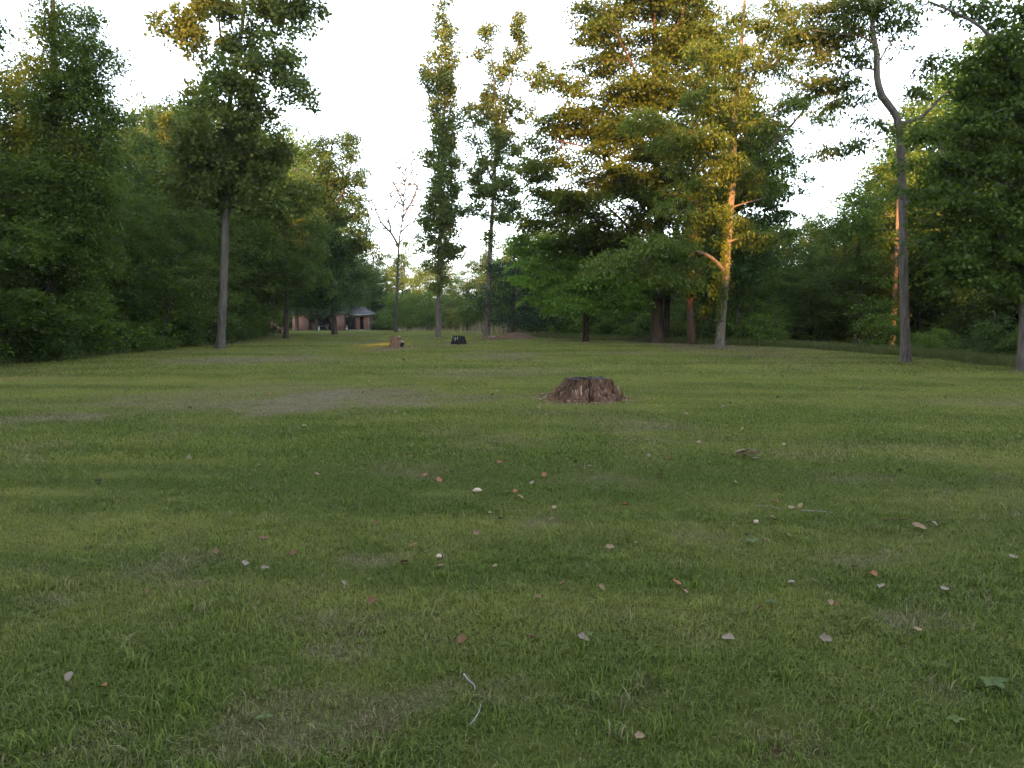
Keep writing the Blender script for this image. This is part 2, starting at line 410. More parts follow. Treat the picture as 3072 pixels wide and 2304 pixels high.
def scatter_grass():
    src = bpy.data.collections.new("grass_sources")
    specs = []
    for k in range(5): specs.append((90, 0.14, 0.016, 0.045, 0.0036, 1.1))         # near turf
    for k in range(3): specs.append((24, 0.05, 0.035, 0.080, 0.0045, 0.9))       # longer tufts
    for k in range(4): specs.append((170, 0.36, 0.022, 0.055, 0.0080, 0.9))        # middle distance
    for k in range(4): specs.append((200, 0.75, 0.026, 0.060, 0.0170, 0.9))        # far
    for k, s in enumerate(specs):
        me = blade_mesh("tuft%02d" % k, 100 + k, s[0], s[1], s[2], s[3], s[4], M["grass"], s[5])
        src.objects.link(bpy.data.objects.new("tuft%02d" % k, me))
    r = np.random.default_rng(5)
    P, VA, SC, DR, HU = [], [], [], [], []
    def ring(y0, y1, dens, var, slope=0.80, pad=1.2):
        n = int(dens * (y1 - y0) * 2 * (slope * (y0 + y1) / 2 + pad))
        y = np.sqrt(r.random(n) * (y1 ** 2 - y0 ** 2) + y0 ** 2)
        x = (r.random(n) * 2 - 1) * (slope * y + pad)
        k = (x > edge_l(y) + 0.1) & (x < edge_r(y) - 0.1)
        x, y = x[k], y[k]
        dry, dirt = wear(x, y)
        clump = fbm(x * 1.9 + 40, y * 1.9, 3)
        stripe = 0.5 * fbm(x * 0.13, y * 0.8 + 3, 3) + 0.5 * fbm(x * 0.22 + 8, y * 2.6 + .25 * x, 3)
        fine = r.random(len(x))
        keep = fine > np.clip(dirt * 0.85 - 0.05, 0, 0.8)
        keep &= r.random(len(x)) > dry * 0.15
        x, y, dry, dirt, clump, stripe = [q[keep] for q in (x, y, dry, dirt, clump, stripe)]
        n = len(x)
        P.append(np.stack([x, y, ground_z(x, y) + 0.025 * (fbm(x * 1.7, y * 1.7, 3) - 0.5) * (np.abs(x) < 22)], 1))
        VA.append(r.integers(var[0], var[1], n))
        SC.append((0.65 + 0.75 * clump + 0.25 * r.random(n)) * (1 - 0.45 * dry))
        DR.append(np.clip(np.maximum(dry, dirt) * (0.45 + 0.9 * r.random(n)) + 0.55 * (r.random(n) < 0.06) + 0.15 * r.random(n), 0, 0.95))
        HU.append(np.clip(3.2 * (stripe - .42) + 1.5 * (0.5 - clump) + 0.4 * (r.random(n) - .5) + 0.5 * sstep(7, 22, y), 0, 1))  # distance term: brighter open-sky light and drier turf both put into the colour
    ring(1.2, 8.5, 150, (0, 5))
    ring(1.2, 7.0, 20, (5, 8))
    ring(7.0, 13.0, 5, (5, 8))
    ring(8.3, 21.0, 22, (8, 12), 0.78)
    ring(20.5, 46.0, 3.2, (12, 16), 0.74)
    ring(46.0, 110.0, 0.9, (12, 16), 0.55)
    P = np.vstack(P); n = len(P)
    me = bpy.data.meshes.new("lawn_grass"); me.vertices.add(n); me.vertices.foreach_set("co", P.astype(np.float32).ravel())
    def put(nm, v, t='FLOAT'):
        a = me.attributes.new(nm, t, 'POINT')
        a.data.foreach_set("value", np.ascontiguousarray(np.concatenate(v), dtype=np.int32 if t == 'INT' else np.float32))
    put("variant", VA, 'INT'); put("size", SC); put("dry", DR); put("hue_light", HU); put("turn", [r.random(n) * 6.283])
    o = obj("grass", me)
    tag(o, "short mown grass of the lawn in the foreground", kind="stuff")
    ng = bpy.data.node_groups.new("scatter_tufts", 'GeometryNodeTree')
    ng.interface.new_socket("Geometry", in_out='INPUT', socket_type='NodeSocketGeometry')
    ng.interface.new_socket("Geometry", in_out='OUTPUT', socket_type='NodeSocketGeometry')
    N, L = ng.nodes, ng.links
    gi = N.new("NodeGroupInput"); go = N.new("NodeGroupOutput")
    ci = N.new("GeometryNodeCollectionInfo"); ci.inputs["Collection"].default_value = src
    ci.inputs["Separate Children"].default_value = True; ci.inputs["Reset Children"].default_value = True
    ip = N.new("GeometryNodeInstanceOnPoints"); ip.inputs["Pick Instance"].default_value = True
    def na(nm, t):
        a = N.new("GeometryNodeInputNamedAttribute"); a.data_type = t; a.inputs["Name"].default_value = nm; return a.outputs["Attribute"]
    cr = N.new("ShaderNodeCombineXYZ"); L.new(na("turn", 'FLOAT'), cr.inputs[2])
    e2 = N.new("FunctionNodeEulerToRotation"); L.new(cr.outputs[0], e2.inputs[0])
    L.new(gi.outputs[0], ip.inputs["Points"]); L.new(ci.outputs[0], ip.inputs["Instance"])
    L.new(na("variant", 'INT'), ip.inputs["Instance Index"]); L.new(e2.outputs[0], ip.inputs["Rotation"])
    L.new(na("size", 'FLOAT'), ip.inputs["Scale"])
    L.new(ip.outputs[0], go.inputs[0])
    md = o.modifiers.new("scatter", 'NODES'); md.node_group = ng
    print("grass instances", n)
scatter_grass()

# ------------------------------------------------------------------ tree machinery
def skeleton(trunk, limbs, sprays, zmin, rs, droop=0.0, up=0.8, path_w=0.25, tip=0.011):
    """trunk and limbs: (k,4) arrays x,y,z,r. returns node arrays"""
    pos = [p[:3] for p in trunk]; par = [-1] + list(range(len(trunk) - 1)); fix = [p[3] for p in trunk]; plen = [0.0] * len(trunk)
    for lb in limbs:
        base = int(np.argmin(np.linalg.norm(np.array(pos) - lb[0, :3], axis=1)))
        prev = base
        for q in lb[1:]:
            pos.append(q[:3]); par.append(prev); fix.append(q[3]); plen.append(0.3); prev = len(pos) - 1
    n_main = len(pos)
    cap = n_main + len(sprays) * 9
    P = np.zeros((cap, 3)); P[:n_main] = np.array(pos); PL = np.zeros(cap); PL[:n_main] = plen
    n = n_main
    ok = P[:n_main, 2] >= zmin
    if not ok.any(): ok[-1] = True
    bad = np.zeros(cap); bad[:n_main] = np.where(ok, 0, 1e3)
    d0 = np.min(np.linalg.norm(sprays[:, None, :] - P[None, :n_main][:, ok], axis=2), axis=1)
    for s in sprays[np.argsort(d0)]:
        dv = s - P[:n]; d = np.linalg.norm(dv, axis=1)
        cost = d + path_w * PL[:n] + up * np.maximum(0, -dv[:, 2]) + bad[:n] + 0.5 * np.maximum(0, dv[:, 2] - 0.9 * d + 1e-6) * 0
        b = int(np.argmin(cost)); L = d[b]
        m = int(np.clip(L / 0.8, 1, 8))
        mid = (P[b] + s) / 2 + rs.normal(0, 0.10 * L, 3) + np.array([0, 0, (0.10 + droop) * L])
        prev = b
        for k in range(1, m + 1):
            t = k / m
            if n >= cap: break
            P[n] = (1 - t) ** 2 * P[b] + 2 * t * (1 - t) * mid + t * t * s
            par.append(prev); fix.append(-1); PL[n] = PL[prev] + L / m; prev = n; n += 1
    P = P[:n]; par = np.array(par); fix = np.array(fix)
    R = np.zeros(n); kids = np.zeros(n)
    for i in range(n - 1, 0, -1):
        if R[i] == 0: R[i] = tip
        else: R[i] = R[i] ** (1 / 2.3)
        if fix[i] > 0: R[i] = fix[i]
        if fix[par[i]] < 0: R[par[i]] += R[i] ** 2.3
    R[0] = fix[0]
    return P, par, R, n_main
def branch_mesh(name, P, par, R, first, mat):
    i = np.arange(first, len(P)); p = par[i]
    if len(i) == 0: return None
    A, B = P[p], P[i]
    rb = R[i]; ra = np.minimum(R[p], rb * 1.25 + 0.004)
    Vs, Fs, n0 = [], [], 0
    for sel, ns in ((rb >= 0.03, 6), (rb < 0.03, 3)):
        if not sel.any(): continue
        a, b, r0, r1 = A[sel], B[sel], ra[sel], rb[sel]
        T = b - a; T /= np.linalg.norm(T, axis=1, keepdims=True) + 1e-9
        U, W = frames(T)
        an = np.linspace(0, 2 * np.pi, ns, endpoint=False)
        ring = np.cos(an)[None, :, None] * U[:, None] + np.sin(an)[None, :, None] * W[:, None]
        V = np.concatenate([a[:, None] + ring * r0[:, None, None], (b + T * r1[:, None] * .3)[:, None] + ring * r1[:, None, None]], 1)
        m = len(a); j = np.arange(ns); j2 = (j + 1) % ns
        q = np.stack([j, j2, ns + j2, ns + j], -1)
        Fs.append((np.arange(m)[:, None, None] * 2 * ns + q[None]).reshape(-1, 4) + n0)
        Vs.append(V.reshape(-1, 3)); n0 += m * 2 * ns
    return mesh_np(name, np.vstack(Vs), np.vstack(Fs), mat, True)
def leaf_mesh(name, C, spread, per, size, mat, rs, flat=0.35, droop=0.25, upw=0.9, origin=None, asp=0.55, tone_shift=0.0):
    """C: spray centres (n,3); spread: (n,) radius of each; per: leaves in each"""
    n = len(C); K = np.maximum(1, rs.poisson(per, n))
    idx = np.repeat(np.arange(n), K); N = len(idx)
    d = rs.normal(0, 1, (N, 3)); d /= np.linalg.norm(d, axis=1, keepdims=True)
    rad = rs.random(N) ** 0.5
    off = d * rad[:, None]; off[:, 2] *= flat
    # sprays tilt a little, lying along their branch
    tilt = rs.normal(0, 0.30, (n, 2))
    off[:, 2] += off[:, 0] * tilt[idx, 0] + off[:, 1] * tilt[idx, 1]
    off[:, 2] -= droop * (off[:, 0] ** 2 + off[:, 1] ** 2)
    S = spread[idx]
    pos = C[idx] + off * S[:, None]
    dirv = off.copy(); dirv[:, 2] = dirv[:, 2] * 0.4 - droop * 0.9 + rs.normal(0, 0.25, N)
    dirv += rs.normal(0, 0.45, (N, 3)); dirv /= np.linalg.norm(dirv, axis=1, keepdims=True) + 1e-9
    nm = rs.normal(0, 0.55, (N, 3)); nm[:, 2] += upw
    side = np.cross(dirv, nm); side /= np.linalg.norm(side, axis=1, keepdims=True) + 1e-9
    nn = np.cross(side, dirv)
    ls = size * (0.55 + 0.85 * rs.random(N))
    l, w = dirv * ls[:, None], side * (ls * asp * .5)[:, None]
    fold = nn * (ls * 0.10)[:, None]
    V = np.stack([pos, pos + l * .45 + w + fold, pos + l, pos + l * .45 - w + fold], 1).reshape(-1, 3)
    b = np.arange(N)[:, None] * 4
    Ft = np.concatenate([b + np.array([[0, 1, 2]]), b + np.array([[0, 2, 3]])], 0)
    st = rs.normal(0, 0.20, n)
    tone = np.clip(0.45 + tone_shift + st[idx] + rs.normal(0, 0.27, N), 0, 1)
    return mesh_np(name, V, Ft, mat, False, {"tone": np.repeat(tone, 4)})
def trunk_mesh(name, line, mat, rs, flare=0.55, sides=14, parts=(), rough=0.05):
    Vs, Qs, n0 = [], [], 0
    for q, ln in enumerate([line] + list(parts)):
        ln = np.asarray(ln); ns = sides if q == 0 else 8
        k = len(ln); a = np.linspace(0, 2 * np.pi, ns, endpoint=False)
        R = np.repeat(ln[:, 3:4], ns, 1)
        h = np.cumsum(np.concatenate([[0], np.linalg.norm(np.diff(ln[:, :3], axis=0), axis=1)]))
        if q == 0:
            r0 = ln[0, 3]
            lob = 1 + 0.35 * np.sin(a * rs.integers(3, 5) + rs.random() * 6) + 0.2 * np.sin(a * 5 + rs.random() * 6)
            R = R * (1 + flare * np.exp(-h / (1.1 * r0 + .10))[:, None] * np.clip(lob, .45, 2)[None, :])
        R = R * (1 + rough * (fbm(h[:, None] * 1.7 + 7 * q, (a * 1.1)[None, :] + q, 3) - .5) * 4)
        V, Q = loft(ln[:, :3], R, ns)
        Vs.append(V); Qs.append(Q + n0); n0 += len(V)
    return mesh_np(name, np.vstack(Vs), np.vstack(Qs), mat, True)
def pts(lst, d, r0, r1, step=0.45, jit=0.0, rs=None, depth=None):
    """pixel polyline at depth d to (k,4); depth: extra depth at the far end"""
    n = len(lst); P = []
    for i, (px, py) in enumerate(lst):
        dd = d + (depth or 0.0) * i / max(1, n - 1)
        P.append(tuple(at(px, py, dd)))
    P = smooth_line(np.array(P), step)
    if jit and rs is not None: P[1:-1] += rs.normal(0, jit, P[1:-1].shape) * np.array([1, 1, .2])
    t = np.linspace(0, 1, len(P))
    return np.hstack([P, (r0 + (r1 - r0) * t ** 0.85)[:, None]])
def fill(ells, n, sep, rs, shell=0.45, per_bough=5, bflat=.26):
    """spray centres inside a union of ellipsoids: boughs kept apart, each a flat handful of sprays"""
    vol = np.array([e[1][0] * e[1][1] * e[1][2] * (e[2] if len(e) > 2 else 1) for e in ells]) ** 0.8
    pr = vol / vol.sum(); m = max(6, n // per_bough); out = np.zeros((m, 3)); k = 0; sp2 = (sep * 1.75) ** 2
    ch = rs.choice(len(ells), size=m * 14, p=pr); vv = rs.normal(0, 1, (m * 14, 3)); vv /= np.linalg.norm(vv, axis=1, keepdims=True); rr = rs.random(m * 14) ** shell
    for q in range(m * 14):
        if k >= m: break
        e = ells[ch[q]]; p = np.asarray(e[0]) + vv[q] * rr[q] * np.asarray(e[1])
        if k == 0 or np.min(np.sum((out[:k] - p) ** 2, 1)) > sp2: out[k] = p; k += 1
    C = out[:k]; R = sep * 1.7
    kk = rs.integers(max(2, per_bough - 2), per_bough + 3, k); idx = np.repeat(np.arange(k), kk)
    return C[idx] + rs.normal(0, 1, (len(idx), 3)) * np.array([R * .62, R * .62, R * bflat])
def ells_px(lst, d, deep=1.0, dmax=4.0, rs=None, fwd=0.0):
    out = []
    for e in lst:
        cx, cy, rx, ry = e[:4]
        off = (e[4] if len(e) > 4 else 0.0)
        c = at(cx, cy, d + off)
        s = (d + off) / F
        out.append((np.array(c), np.array([rx * s, min(dmax, max(rx, ry) * s * deep), ry * s])))
    return out
TRI = [0]
def tree(name, label, base, trunk, limbs, ells, n, sep, per, size, leaf, bark, seed, spread=0.7, flat=0.35, droop=0.25, upw=0.9, up=0.8,
         zmin=None, asp=0.55, group=None, cat="tree", flare=0.55, sides=14, shell=0.45, tip=0.011, tone=0.0, extra=None, rough=0.05, bough=5, bflat=.24):
    rs = np.random.default_rng(seed)
    C = fill(ells, n, sep, rs, shell, bough, bflat) if ells else np.zeros((0, 3))
    if extra is not None: C = np.vstack([C, extra])
    b = np.array(base)
    loc = lambda ln: np.hstack([ln[:, :3] - b, ln[:, 3:]])
    tr = loc(trunk); lm = [loc(l) for l in limbs]; C = C - b
    root = empty(name, base); tag(root, label, cat, group)
    zm = (np.quantile(C[:, 2], .02) - 2.0) if zmin is None else zmin - b[2]
    P, par, R, nm = skeleton(tr, lm, C, zm, rs, up=up, tip=tip)
    obj("trunk", trunk_mesh("trunk", tr, bark, rs, flare, sides, lm, rough), root)
    bm = branch_mesh("branches", P, par, R, nm, bark)
    if bm: obj("branches", bm, root)["kind"] = "stuff"
    if per > 0:
        sp = spread * (0.7 + 0.6 * rs.random(len(C)))
        obj("crown", leaf_mesh("crown", C, sp, per, size, leaf, rs, flat, droop, upw, asp=asp, tone_shift=tone), root)
    return root
def copy_tree(root, loc, rz, s, label, group):
    c = root.copy(); COL.objects.link(c); c.location = loc; c.rotation_euler = (0, 0, rz); c.scale = (s[0], s[0], s[1])
    c["label"] = label; c["group"] = group
    for ch in root.children:
        k = ch.copy(); COL.objects.link(k); k.parent = c
    return c

# ------------------------------------------------------------------ single trees of the lawn
def lawn_base(px, py):
    g = gnd(px, py); return g, g.y
R_ = np.random.default_rng

# tulip poplar, left
g, d = lawn_base(220, 348.5)
tr = pts([(220, 352), (221.5, 330), (223, 300), (225, 240), (227, 200), (228, 150), (230, 100), (237, 60), (243, 20), (247, -40)], d, 0.30, 0.07)
tr[:, 3] = np.interp(np.linspace(0, 1, len(tr)), [0, .3, .6, 1], [.21, .165, .13, .05])
tr[0, 2] = g.z - .2
lim = [pts([(231, 100), (226, 70), (220, 30), (216, -20)], d, .09, .03, depth=1.0), pts([(229, 140), (250, 118), (272, 102), (296, 94)], d, .08, .02, depth=-1.5),
       pts([(236, 62), (255, 35), (275, 5), (285, -20)], d, .07, .02, depth=1), pts([(231, 95), (210, 65), (195, 40)], d, .06, .02, depth=-1)]
el = ells_px([(190, 28, 18, 14), (212, 6, 26, 20), (207, 50, 12, 10), (180, 62, 10, 8), (250, 6, 30, 18), (285, 12, 24, 20), (292, 52, 20, 12), (268, 72, 26, 14), (300, 84, 12, 12), (222, 84, 22, 20, -1.5), (246, 98, 26, 18, -1),
              (215, 112, 26, 20, -1.5), (258, 116, 22, 12), (198, 72, 12, 14), (238, 136, 36, 16), (200, 150, 30, 16, -1), (184, 172, 20, 14), (262, 150, 28, 12), (240, 168, 40, 14), (205, 186, 34, 14), (275, 178, 26, 14), (245, 196, 40, 12), (182, 128, 12, 10), (240, 40, 14, 18), (290, 205, 22, 10)], d, 1.0, 4.0)
tree("tulip_poplar_tree", "tall tree with bare grey lower trunk leaning right, at the left edge of the lawn", g, tr, lim, el, 520, .34, 90, 0.17, M["leaf_poplar"], M["bark_grey"], 21, spread=.50, flat=.75, droop=.2, upw=.45, asp=.85, zmin=5.5, up=1.2, bflat=.55, tone=.15)

# slim poplar in the middle
g, d = lawn_base(438, 337)
tr = pts([(438, 340), (438.5, 300), (440, 240), (442, 160), (445, 100), (446, 40), (447, -2)], d, .20, .025)
tr[0, 2] = g.z - .2
lim = [pts([(443, 140), (436, 110), (430, 85), (428, 62)], d, .05, .02), pts([(445, 110), (452, 80), (455, 60)], d, .05, .02)]
el = ells_px([(446, 8, 4, 14), (444, 34, 7, 18), (450, 60, 7, 20), (438, 68, 6, 20), (430, 80, 7, 18), (445, 85, 9, 18), (440, 112, 16, 20), (446, 130, 14, 20), (440, 155, 16, 20), (445, 178, 18, 22), (438, 205, 17, 20), (448, 222, 14, 18), (434, 238, 17, 18), (447, 252, 17, 14), (437, 268, 15, 14), (440, 286, 9, 10), (455, 195, 7, 14), (427, 215, 7, 12)], d, 1, 2.2)
tree("columnar_poplar_tree", "very tall narrow tree with foliage all along its trunk, reaching the top of the photo", g, tr, lim, el, 480, .24, 46, 0.17, M["leaf_poplar"], M["bark_grey"], 22, spread=.42, flat=1.0, droop=.05, upw=.3, asp=.85, zmin=3.4, up=1.6, bough=2)

# second slim poplar, forked top
g, d = lawn_base(487, 337)
tr = pts([(486.5, 340), (488, 300), (490, 250), (493, 200), (496, 150), (496, 110), (492, 60), (490, 22)], d, .23, .03)
tr[0, 2] = g.z - .2
lim = [pts([(496, 152), (505, 112), (515, 60), (521, 20)], d, .11, .025), pts([(500, 130), (524, 96), (546, 68)], d, .08, .02), pts([(494, 185), (480, 150), (469, 112)], d, .08, .02), pts([(496, 120), (505, 70), (508, 30)], d, .05, .015),
       pts([(492, 215), (505, 190), (516, 170)], d, .05, .02)]
el = ells_px([(490, 36, 6, 16), (482, 60, 6, 12), (520, 34, 7, 18), (514, 62, 8, 14), (536, 84, 12, 10), (546, 68, 6, 6), (497, 75, 10, 14), (500, 105, 14, 18), (486, 110, 10, 18), (472, 112, 10, 12), (466, 120, 6, 8), (476, 140, 10, 14), (500, 140, 18, 16), (486, 165, 16, 18), (512, 160, 14, 16), (474, 182, 12, 14), (495, 190, 22, 14), (484, 208, 18, 10), (512, 198, 12, 18), (505, 215, 16, 10), (486, 240, 7, 9), (520, 110, 12, 10)], d, 1, 3)
tree("forked_poplar_tree", "tall sparse tree with upswept forked top, right of the narrow one", g, tr, lim, el, 560, .26, 40, 0.17, M["leaf_poplar"], M["bark_grey"], 23, spread=.42, flat=.9, droop=.1, upw=.35, asp=.85, zmin=5.5, up=1.5, bough=3)

# dead tree
g, d = lawn_base(396, 332.5)
tr = pts([(396, 335), (396.5, 300), (399, 245), (403, 215), (405, 180), (406, 155)], d, .20, .03)
tr[0, 2] = g.z - .2
lim = [pts([(399, 247), (391, 233), (381, 222), (374, 206)], d, .16, .07), pts([(381, 222), (376, 224), (369, 215)], d, .10, .05), pts([(403, 218), (412, 200), (418, 185)], d, .11, .05), pts([(391, 233), (388, 215), (386, 205)], d, .10, .05),
       pts([(401, 232), (412, 222), (420, 216)], d, .10, .05), pts([(404, 205), (396, 188), (390, 178)], d, .10, .05)]
rs = R_(241)
for k in range(16):
    py = 248 - 5.2 * k; sgn = 1 if k % 2 else -1; ln = rs.uniform(16, 30) * (1 - k / 26)
    px = np.interp(-py, [-300, -245, -215, -180, -155], [396.5, 399, 403, 405, 406])
    lim.append(pts([(px, py), (px + sgn * ln * .42, py - ln * .45), (px + sgn * ln * .72, py - ln * 1.25)], d, .085, .035, depth=rs.normal(0, 1.2)))
el = ells_px([(405, 172, 12, 20), (402, 200, 14, 20), (416, 186, 9, 16), (395, 190, 8, 12), (418, 212, 6, 8), (378, 208, 9, 10), (370, 205, 6, 9), (388, 220, 6, 9), (410, 205, 8, 14)], d, 1, 2.2)
dead = tree("dead_tree", "bare dead tree with leafless grey branches and a low left fork", g, tr, lim, el, 150, .35, 0, .2, M["leaf_oak"], M["bark_dead"], 24, zmin=7.5, up=1.8, tip=.05, bough=2)
rs = R_(240)
c2 = fill(ells_px([(404, 255, 10, 7), (412, 243, 7, 9), (396, 262, 6, 6), (418, 258, 6, 6)], d, 1, 1.5), 22, .35, rs) - np.array(g)
obj("sprout_leaves", leaf_mesh("sprout_leaves", c2, np.full(len(c2), .5), 26, .22, M["leaf_fresh"], rs, .7), dead)

# dark oak in front of the brick shed
g, d = lawn_base(335, 334.5)
tr = pts([(335, 338), (334, 320), (333, 300), (332, 260), (331, 220), (329, 170), (333, 140)], d, .26, .06)
tr[0, 2] = g.z - .2
lim = [pts([(332, 262), (350, 252), (368, 248)], d, .12, .04, depth=-1), pts([(331, 215), (346, 185), (352, 160)], d, .12, .04, depth=1), pts([(331, 235), (315, 210), (308, 190)], d, .12, .04, depth=-1)]
el = ells_px([(318, 150, 16, 14), (335, 142, 14, 14), (347, 150, 12, 18), (330, 172, 30, 18), (352, 182, 16, 14), (310, 195, 24, 22), (345, 208, 24, 14), (360, 198, 8, 8), (325, 222, 30, 18), (356, 228, 18, 12), (340, 245, 34, 14), (368, 252, 18, 10), (325, 262, 30, 16), (352, 272, 26, 12), (320, 285, 24, 14), (345, 296, 26, 10), (322, 302, 24, 7), (350, 306, 14, 5), (300, 300, 18, 10), (365, 290, 12, 7), (300, 240, 20, 20)], d, 1, 4)
tree("oak_tree", "dark green oak standing right in front of the brick shed", g, tr, lim, el, 640, .42, 90, 0.2, M["leaf_oak"], M["bark_dark"], 25, bflat=.5, spread=.75, flat=.6, droop=.25, upw=.7, asp=.6, zmin=3.5)

# fuller tree left of it
g, d = lawn_base(286, 338.5)
tr = pts([(286, 342), (286.5, 315), (287, 290), (285, 250), (282, 210), (280, 170)], d, .19, .05)
tr[0, 2] = g.z - .2
el = ells_px([(278, 190, 26, 22), (262, 215, 30, 24), (295, 215, 24, 24), (280, 240, 36, 22), (305, 250, 20, 22), (255, 255, 34, 24), (288, 272, 38, 18), (245, 285, 30, 18), (312, 278, 14, 16), (270, 292, 30, 10), (245, 235, 22, 24)], d, .8, 3.6)
tree("lime_tree", "bushy mid green tree left of the brick shed with slim dark trunk", g, tr, [], el, 360, .45, 110, 0.17, M["leaf_wood"], M["bark_dark"], 26, bflat=.5, spread=.65, flat=.6, droop=.35, upw=.8, zmin=2.8, tone=.08)

# great maple: old thick trunk in the middle of the clump
g, d = lawn_base(657, 342.5); dm = d
tr = pts([(657, 346), (657, 330), (658, 300), (659, 260), (658, 200), (656, 140), (655, 80), (655, 20), (657, -40)], d, .66, .08)
tr[:, 3] = np.interp(np.linspace(0, 1, len(tr)), [0, .25, .6, 1], [.34, .29, .22, .07]); tr[0, 2] = g.z - .25
lim = [pts([(662, 268), (635, 235), (605, 205), (575, 190)], d, .13, .04, depth=-3), pts([(660, 220), (625, 180), (590, 150), (555, 140)], d, .12, .04, depth=-2), pts([(658, 170), (630, 125), (600, 100), (575, 95)], d, .11, .03, depth=-2),
       pts([(656, 140), (690, 100), (715, 60)], d, .10, .03, depth=2), pts([(656, 110), (630, 60), (610, 20)], d, .09, .03, depth=-2), pts([(655, 60), (680, 20), (690, -20)], d, .12, .04, depth=-2), pts([(661, 230), (690, 190), (720, 170)], d, .11, .04, depth=3)]
el = ells_px([(615, 8, 30, 12), (655, -8, 40, 18), (690, 10, 32, 24), (592, 35, 20, 10, -1), (630, 38, 34, 16), (672, 50, 38, 22), (600, 66, 26, 12), (715, 48, 26, 26), (570, 84, 24, 10), (615, 96, 34, 16, -1.5), (655, 95, 40, 24, -1.5), (700, 95, 34, 26), (556, 112, 24, 11, -1), (590, 128, 34, 14), (635, 140, 42, 22, -2), (690, 145, 40, 26),
              (545, 142, 26, 11), (575, 165, 36, 16, -2), (536, 172, 20, 12), (618, 182, 42, 20, -2), (668, 190, 40, 22, -1), (715, 195, 34, 22), (548, 198, 30, 12), (590, 212, 40, 16, -2), (640, 222, 46, 18, -1), (540, 222, 22, 9), (690, 235, 40, 18), (610, 240, 44, 12), (735, 120, 26, 26, 2), (742, 165, 26, 24, 2)], d, .9, 5)
tree("old_maple_tree", "huge spreading maple with golden evening light, thickest trunk in the clump", g, tr, lim, el, 1500, .42, 110, 0.19, M["leaf_maple"], M["bark_brown"], 31, spread=.95, flat=.22, droop=.22, upw=1.1, asp=.6, zmin=4.5, up=.9, flare=.9, sides=20)

# its darker neighbour pressed against the trunk
g, d = lawn_base(666, 342.2)
d += .8; g = Vector((g.x, d, float(ground_z(g.x, d))))
tr = pts([(666, 345), (666.5, 320), (668, 290), (672, 250), (684, 200), (700, 150), (712, 110)], d, .24, .06); tr[0, 2] = g.z - .2
el = ells_px([(760, 150, 34, 22), (778, 175, 30, 16), (755, 190, 36, 18), (720, 215, 32, 18), (780, 205, 24, 14), (745, 228, 34, 14), (700, 250, 34, 14), (735, 258, 34, 12), (650, 262, 30, 12), (675, 275, 30, 10)], d, .9, 4)
tree("dark_maple_tree", "dark barked maple pressed against the thickest trunk on its right side", g, tr, [pts([(676, 255), (710, 228), (750, 205), (780, 190)], d, .10, .03, depth=2)], el, 320, .5, 90, .22, M["leaf_oak"], M["bark_dark"], 32, spread=.9, flat=.25, droop=.25, upw=1.0, zmin=3.8, flare=.4)

# two more trunks right of it
g, d = lawn_base(691, 343.5)
tr = pts([(692, 347), (691, 325), (690, 300), (690, 265), (695, 230), (702, 200)], d, .25, .06); tr[0, 2] = g.z - .2
el = ells_px([(700, 285, 30, 9), (720, 275, 34, 10), (690, 262, 30, 10), (735, 262, 28, 12), (715, 245, 30, 12)], d, .9, 4)
tree("upright_maple_tree", "reddish brown straight trunk, first trunk right of the thickest one", g, tr, [], el, 140, .45, 85, .22, M["leaf_oak"], M["bark_brown"], 33, spread=.85, flat=.25, droop=.3, upw=1.0, zmin=3.0, flare=.35)
g, d = lawn_base(705, 343.2)
d += 1.0; g = Vector((g.x, d, float(ground_z(g.x, d))))
tr = pts([(704, 347), (707, 320), (711, 290), (715, 260), (722, 225)], d, .16, .05); tr[0, 2] = g.z - .2
el = ells_px([(740, 285, 28, 9), (765, 275, 26, 10), (775, 255, 26, 12), (755, 245, 26, 12), (790, 240, 16, 12), (785, 268, 18, 8)], d, .9, 4)
tree("leaning_maple_tree", "slimmer trunk leaning right, behind the vine-covered tree", g, tr, [pts([(713, 275), (745, 272), (785, 278), (810, 272)], d, .10, .02, depth=-1)], el, 140, .45, 85, .22, M["leaf_oak"], M["bark_brown"], 34, spread=.85, flat=.25, droop=.3, upw=1.0, zmin=3.2, flare=.35)

# low beech with bright layered foliage
g, d = lawn_base(586, 341.5)
d -= .3
tr = pts([(586, 345), (586, 325), (586, 305), (588, 285), (590, 255), (592, 225)], d, .20, .05); tr[0, 2] = g.z - .2
el = ells_px([(570, 262, 34, 10), (610, 255, 36, 12), (640, 268, 34, 12, -2), (548, 280, 26, 8, -1), (585, 280, 40, 9, -2), (625, 288, 34, 8, -2), (545, 297, 22, 6, -2), (575, 303, 34, 6, -2.5), (610, 303, 34, 6, -2), (650, 292, 22, 9, -1), (600, 240, 30, 10), (560, 245, 26, 9), (525, 245, 18, 9), (530, 262, 16, 8)], d, .9, 4.5)
tree("beech_tree", "low bright green tree with layered drooping branches and a short slim trunk", g, tr, [], el, 560, .36, 100, 0.18, M["leaf_beech"], M["bark_brown"], 35, spread=.85, flat=.16, droop=.25, upw=1.3, asp=.55, zmin=2.2, up=.2, flare=.3)

